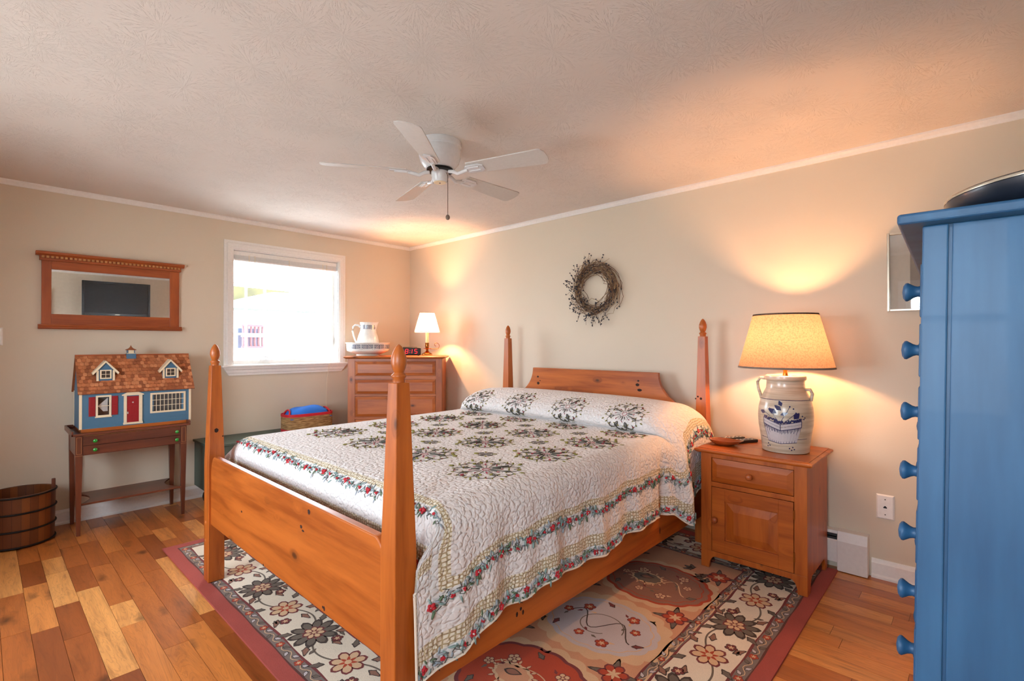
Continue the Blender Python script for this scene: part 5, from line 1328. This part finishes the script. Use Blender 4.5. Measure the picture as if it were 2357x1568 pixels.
    def digit(ch, x, w=.025, h=.042, z0=.024):
        mb = MB(); th = .0055; sh = lambda zz: (zz-z0)*.10
        R_ = {'a': (0, w, h, 1), 'g': (0, w, h/2, 1), 'd': (0, w, 0, 1), 'f': (0, h/2, h, 0), 'b': (w, h/2, h, 0), 'e': (0, 0, h/2, 0), 'c': (w, 0, h/2, 0)}
        for s in SEG[ch]:
            a, b, c_, hor = R_[s]
            if hor: x0, x1, za, zb = x+a+.002, x+b-.002, z0+c_-th/2, z0+c_+th/2
            else: x0, x1, za, zb = x+a-th/2, x+a+th/2, z0+b+.002, z0+c_-.002
            mb.loft([[(x0+sh(za), -.0305, za), (x1+sh(za), -.0305, za), (x1+sh(zb), -.0305, zb), (x0+sh(zb), -.0305, zb)], [(x0+sh(za), -.0315, za), (x1+sh(za), -.0315, za), (x1+sh(zb), -.0315, zb), (x0+sh(zb), -.0315, zb)]])
        part('digit', mb, 'red_led', t, local=True)
    digit('8', -.050); digit('1', -.010); digit('5', .040)
    mb = MB(); mb.box(-.007, -.002, -.0315, -.0305, .032, .037); mb.box(-.006, -.001, -.0315, -.0305, .052, .057); part('colon', mb, 'red_led', t, local=True)
on_dresser()

# ------------------------------------------------------------------ ceiling fan
def fan():
    cx, cy = 2.668, -1.692; t = thing('ceiling_fan', 'white five blade ceiling fan with a pull chain', 'ceiling fan', (cx, cy, H))
    mb = MB(); mb.lathe([(.118, 0), (.121, -.006), (.121, -.030), (.112, -.038), (.115, -.046), (.118, -.060), (.116, -.085), (.107, -.115), (.088, -.140), (.072, -.150), (.02, -.150)], cx, cy, H, 56); part('motor_housing', mb, 'fanwhite', t, smooth=40)
    mb = MB(); mb.lathe([(.072, -.151), (.074, -.153), (.074, -.164), (.060, -.166)], cx, cy, H, 40); part('flywheel', mb, 'dark', t, smooth=40)
    mb = MB(); mb.lathe([(.044, -.160), (.048, -.164), (.048, -.196), (.045, -.200), (.044, -.214), (.036, -.224), (.02, -.226)], cx, cy, H, 40); sw = part('switch_housing', mb, 'fanwhite', t, smooth=40)
    mb = MB(); mb.lathe([(.034, -.2245), (.034, -.2275), (.005, -.2275)], cx, cy, H, 32); part('end_cap', mb, 'cream', sw, smooth=40)
    mb = MB(); mb.lathe([(.0045, -.2275), (.0045, -.2295), (.001, -.2295)], cx, cy, H, 10); part('cap_screw', mb, 'dark', sw)
    for k in range(5):
        a = 5.371-k*2*pi/5; ca, sa = cos(a), sin(a); pitch = radians(13)
        def P(r, w, dz=0):
            ww = w*cos(pitch); return (cx+r*ca-ww*sa, cy+r*sa+ww*ca, 2.268+w*sin(pitch)*-1+dz)
        # blade outline (r,w)
        O = [(.185, -.048), (.178, -.03), (.178, .03), (.185, .048), (.60, .066), (.618, .060), (.632, .035), (.636, 0), (.632, -.035), (.618, -.060), (.60, -.066)]
        mb = MB(); mb.loft([[P(r, w, 0) for r, w in O], [P(r, w, .006) for r, w in O]]); part('fan_blade', mb, 'blade', t, bevel=.001)
        mb = MB(); I1 = [(.160, -.012), (.175, -.030), (.25, -.034), (.275, -.018), (.275, .018), (.25, .034), (.175, .030), (.160, .012)]
        mb.loft([[P(r, w, -.007) for r, w in I1], [P(r, w, -.001) for r, w in I1]])
        for w in (-.015, .015): mb.loft([[P(r, w+q, -.011) for r, q in ((.18, -.004), (.25, -.004), (.25, .004), (.18, .004))], [P(r, w+q, -.006) for r, q in ((.18, -.005), (.25, -.005), (.25, .005), (.18, .005))]])
        mb.tube([(cx+.058*ca, cy+.058*sa, H-.170), (cx+.085*ca, cy+.085*sa, H-.176), (cx+.115*ca, cy+.115*sa, H-.192), (cx+.14*ca, cy+.14*sa, H-.186), (cx+.175*ca, cy+.175*sa, H-.178)], .010, 10); part('blade_bracket', mb, 'fanwhite', t, smooth=40)
    r_, u_ = Vector((cos(YAW), sin(YAW), 0)), None
    px, py = cx+.040*r_.x+.028*sin(YAW), cy+.040*r_.y-.028*cos(YAW)
    mb = MB(); mb.tube([(px-.010*r_.x, py-.010*r_.y, H-.178), (px+.004*r_.x, py+.004*r_.y, H-.182), (px+.008*r_.x, py+.008*r_.y, H-.20), (px+.008*r_.x, py+.008*r_.y, H-.416)], .0016, 6)
    qx, qy = px+.008*r_.x, py+.008*r_.y
    ch = part('pull_chain', mb, 'chain', t)
    mb = MB(); mb.ball((qx, qy, H-.428), .012, 12, 8, 1.25); part('chain_fob', mb, 'shade_trim', ch, smooth=0)
fan()

# ------------------------------------------------------------------ blue chest and television
def blue_chest():
    t = thing('tall_blue_chest', 'tall blue painted chest of drawers with round knobs at the right edge', 'chest of drawers', (4.750, -2.10, 0), radians(1.6))
    W_, D_, Z_ = .92, .50, 1.558
    L = lambda nm, mb, mat, par=t, **k: part(nm, mb, mat, par, local=True, **k)
    def sh(p): x, y, z = p; return (x+.0175*z*(1-max(0, min(1, x/D_))), y, z)
    def B(): m = MB(); m.xf = sh; return m
    mb = B(); mb.box(.012, D_, .010, W_-.010, .0, Z_); L('carcass', mb, 'blue')
    for y0, y1 in ((0, .012), (W_-.012, W_)):
        mb = B(); s = .044
        mb.box(0, s, y0, y1, 0, Z_); mb.box(D_-s, D_, y0, y1, 0, Z_); mb.box(s, D_-s, y0, y1, 0, .10); L('side_frame', mb, 'blue', bevel=.003)
    mb = B(); mb.box(.050, D_-.050, .004, .011, .10, Z_); L('side_panel', mb, 'blue', bevel=.002)
    mb = B(); mb.box(-.040, D_+.01, -.045, W_+.045, Z_, Z_+.022); L('top', mb, 'blue', bevel=.006, bseg=3)
    zs = [1.427, 1.297, 1.160, 1.028, .890, .761, .632, .503, .374, .245, .116]; far = {1, 3, 4, 6, 8, 9}
    for i, z in enumerate(zs):
        mb = B(); mb.box(-.004, .012, .045, W_-.045, z-.058, z+.058); d = L('drawer', mb, 'blue', bevel=.003)
        for y in ([.075] + ([W_-.06] if i in far else [])):
            mb = MB(); mb.xf = sh; mb.shaft((-.004, y, z), [(.0125, 0), (.0115, .005), (.0135, .011), (.0175, .017), (.0208, .022), (.0203, .026), (.014, .030), (.0005, .032)], '-x', 20); L('knob', mb, 'blue', d, smooth=50)
    cx, cy, z = 5.030, -1.905, Z_+.0225
    tv = thing('television', 'flat television on an oval glossy stand on top of the blue chest', 'television', (cx, cy, z))
    mb = MB(); mb.lathe([(.80, 0), (.90, .004), (.985, .018), (1.0, .030), (.97, .037), (.5, .040), (.01, .042)], 0, 0, 0, 64)
    mb.v = [(x*.225, y*.235, zz*1.6) for x, y, zz in mb.v]
    part('stand', mb, 'navyblack', tv, local=True, smooth=40)
    mb = MB(); mb.lathe([(1.001, .031), (1.003, .033), (1.0, .035), (.99, .034)], 0, 0, 0, 64, cap=False); mb.v = [(x*.225, y*.235, zz*1.6) for x, y, zz in mb.v]; part('stand_rim', mb, 'silver', tv, local=True, smooth=0)
    mb = MB(); mb.box(.02, .05, -.04, .04, .06, .20); part('neck', mb, 'black', tv, local=True, bevel=.004)
    y0, y1, z0, z1 = -2.40, -1.555, 1.745, 2.27
    mb = MB(); f = .03
    mb.box(5.005, 5.05, y0, y1, z0, z1)
    for a, b, c, d in ((y0, y0+f, z0, z1), (y1-f, y1, z0, z1), (y0+f, y1-f, z1-f, z1), (y0+f, y1-f, z0, z0+f+.01)): mb.box(4.995, 5.005, a, b, c, d)
    part('bezel', mb, 'black', tv, bevel=.003)
    mb = MB(); mb.box(5.001, 5.0045, y0+f, y1-f, z0+f+.01, z1-f); part('screen', mb, 'tvglass', tv)
    mb = MB(); mb.box(4.993, 4.996, (y0+y1)/2-.03, (y0+y1)/2+.03, z0+.012, z0+.022); part('brand_plate', mb, 'silver', tv)
blue_chest()
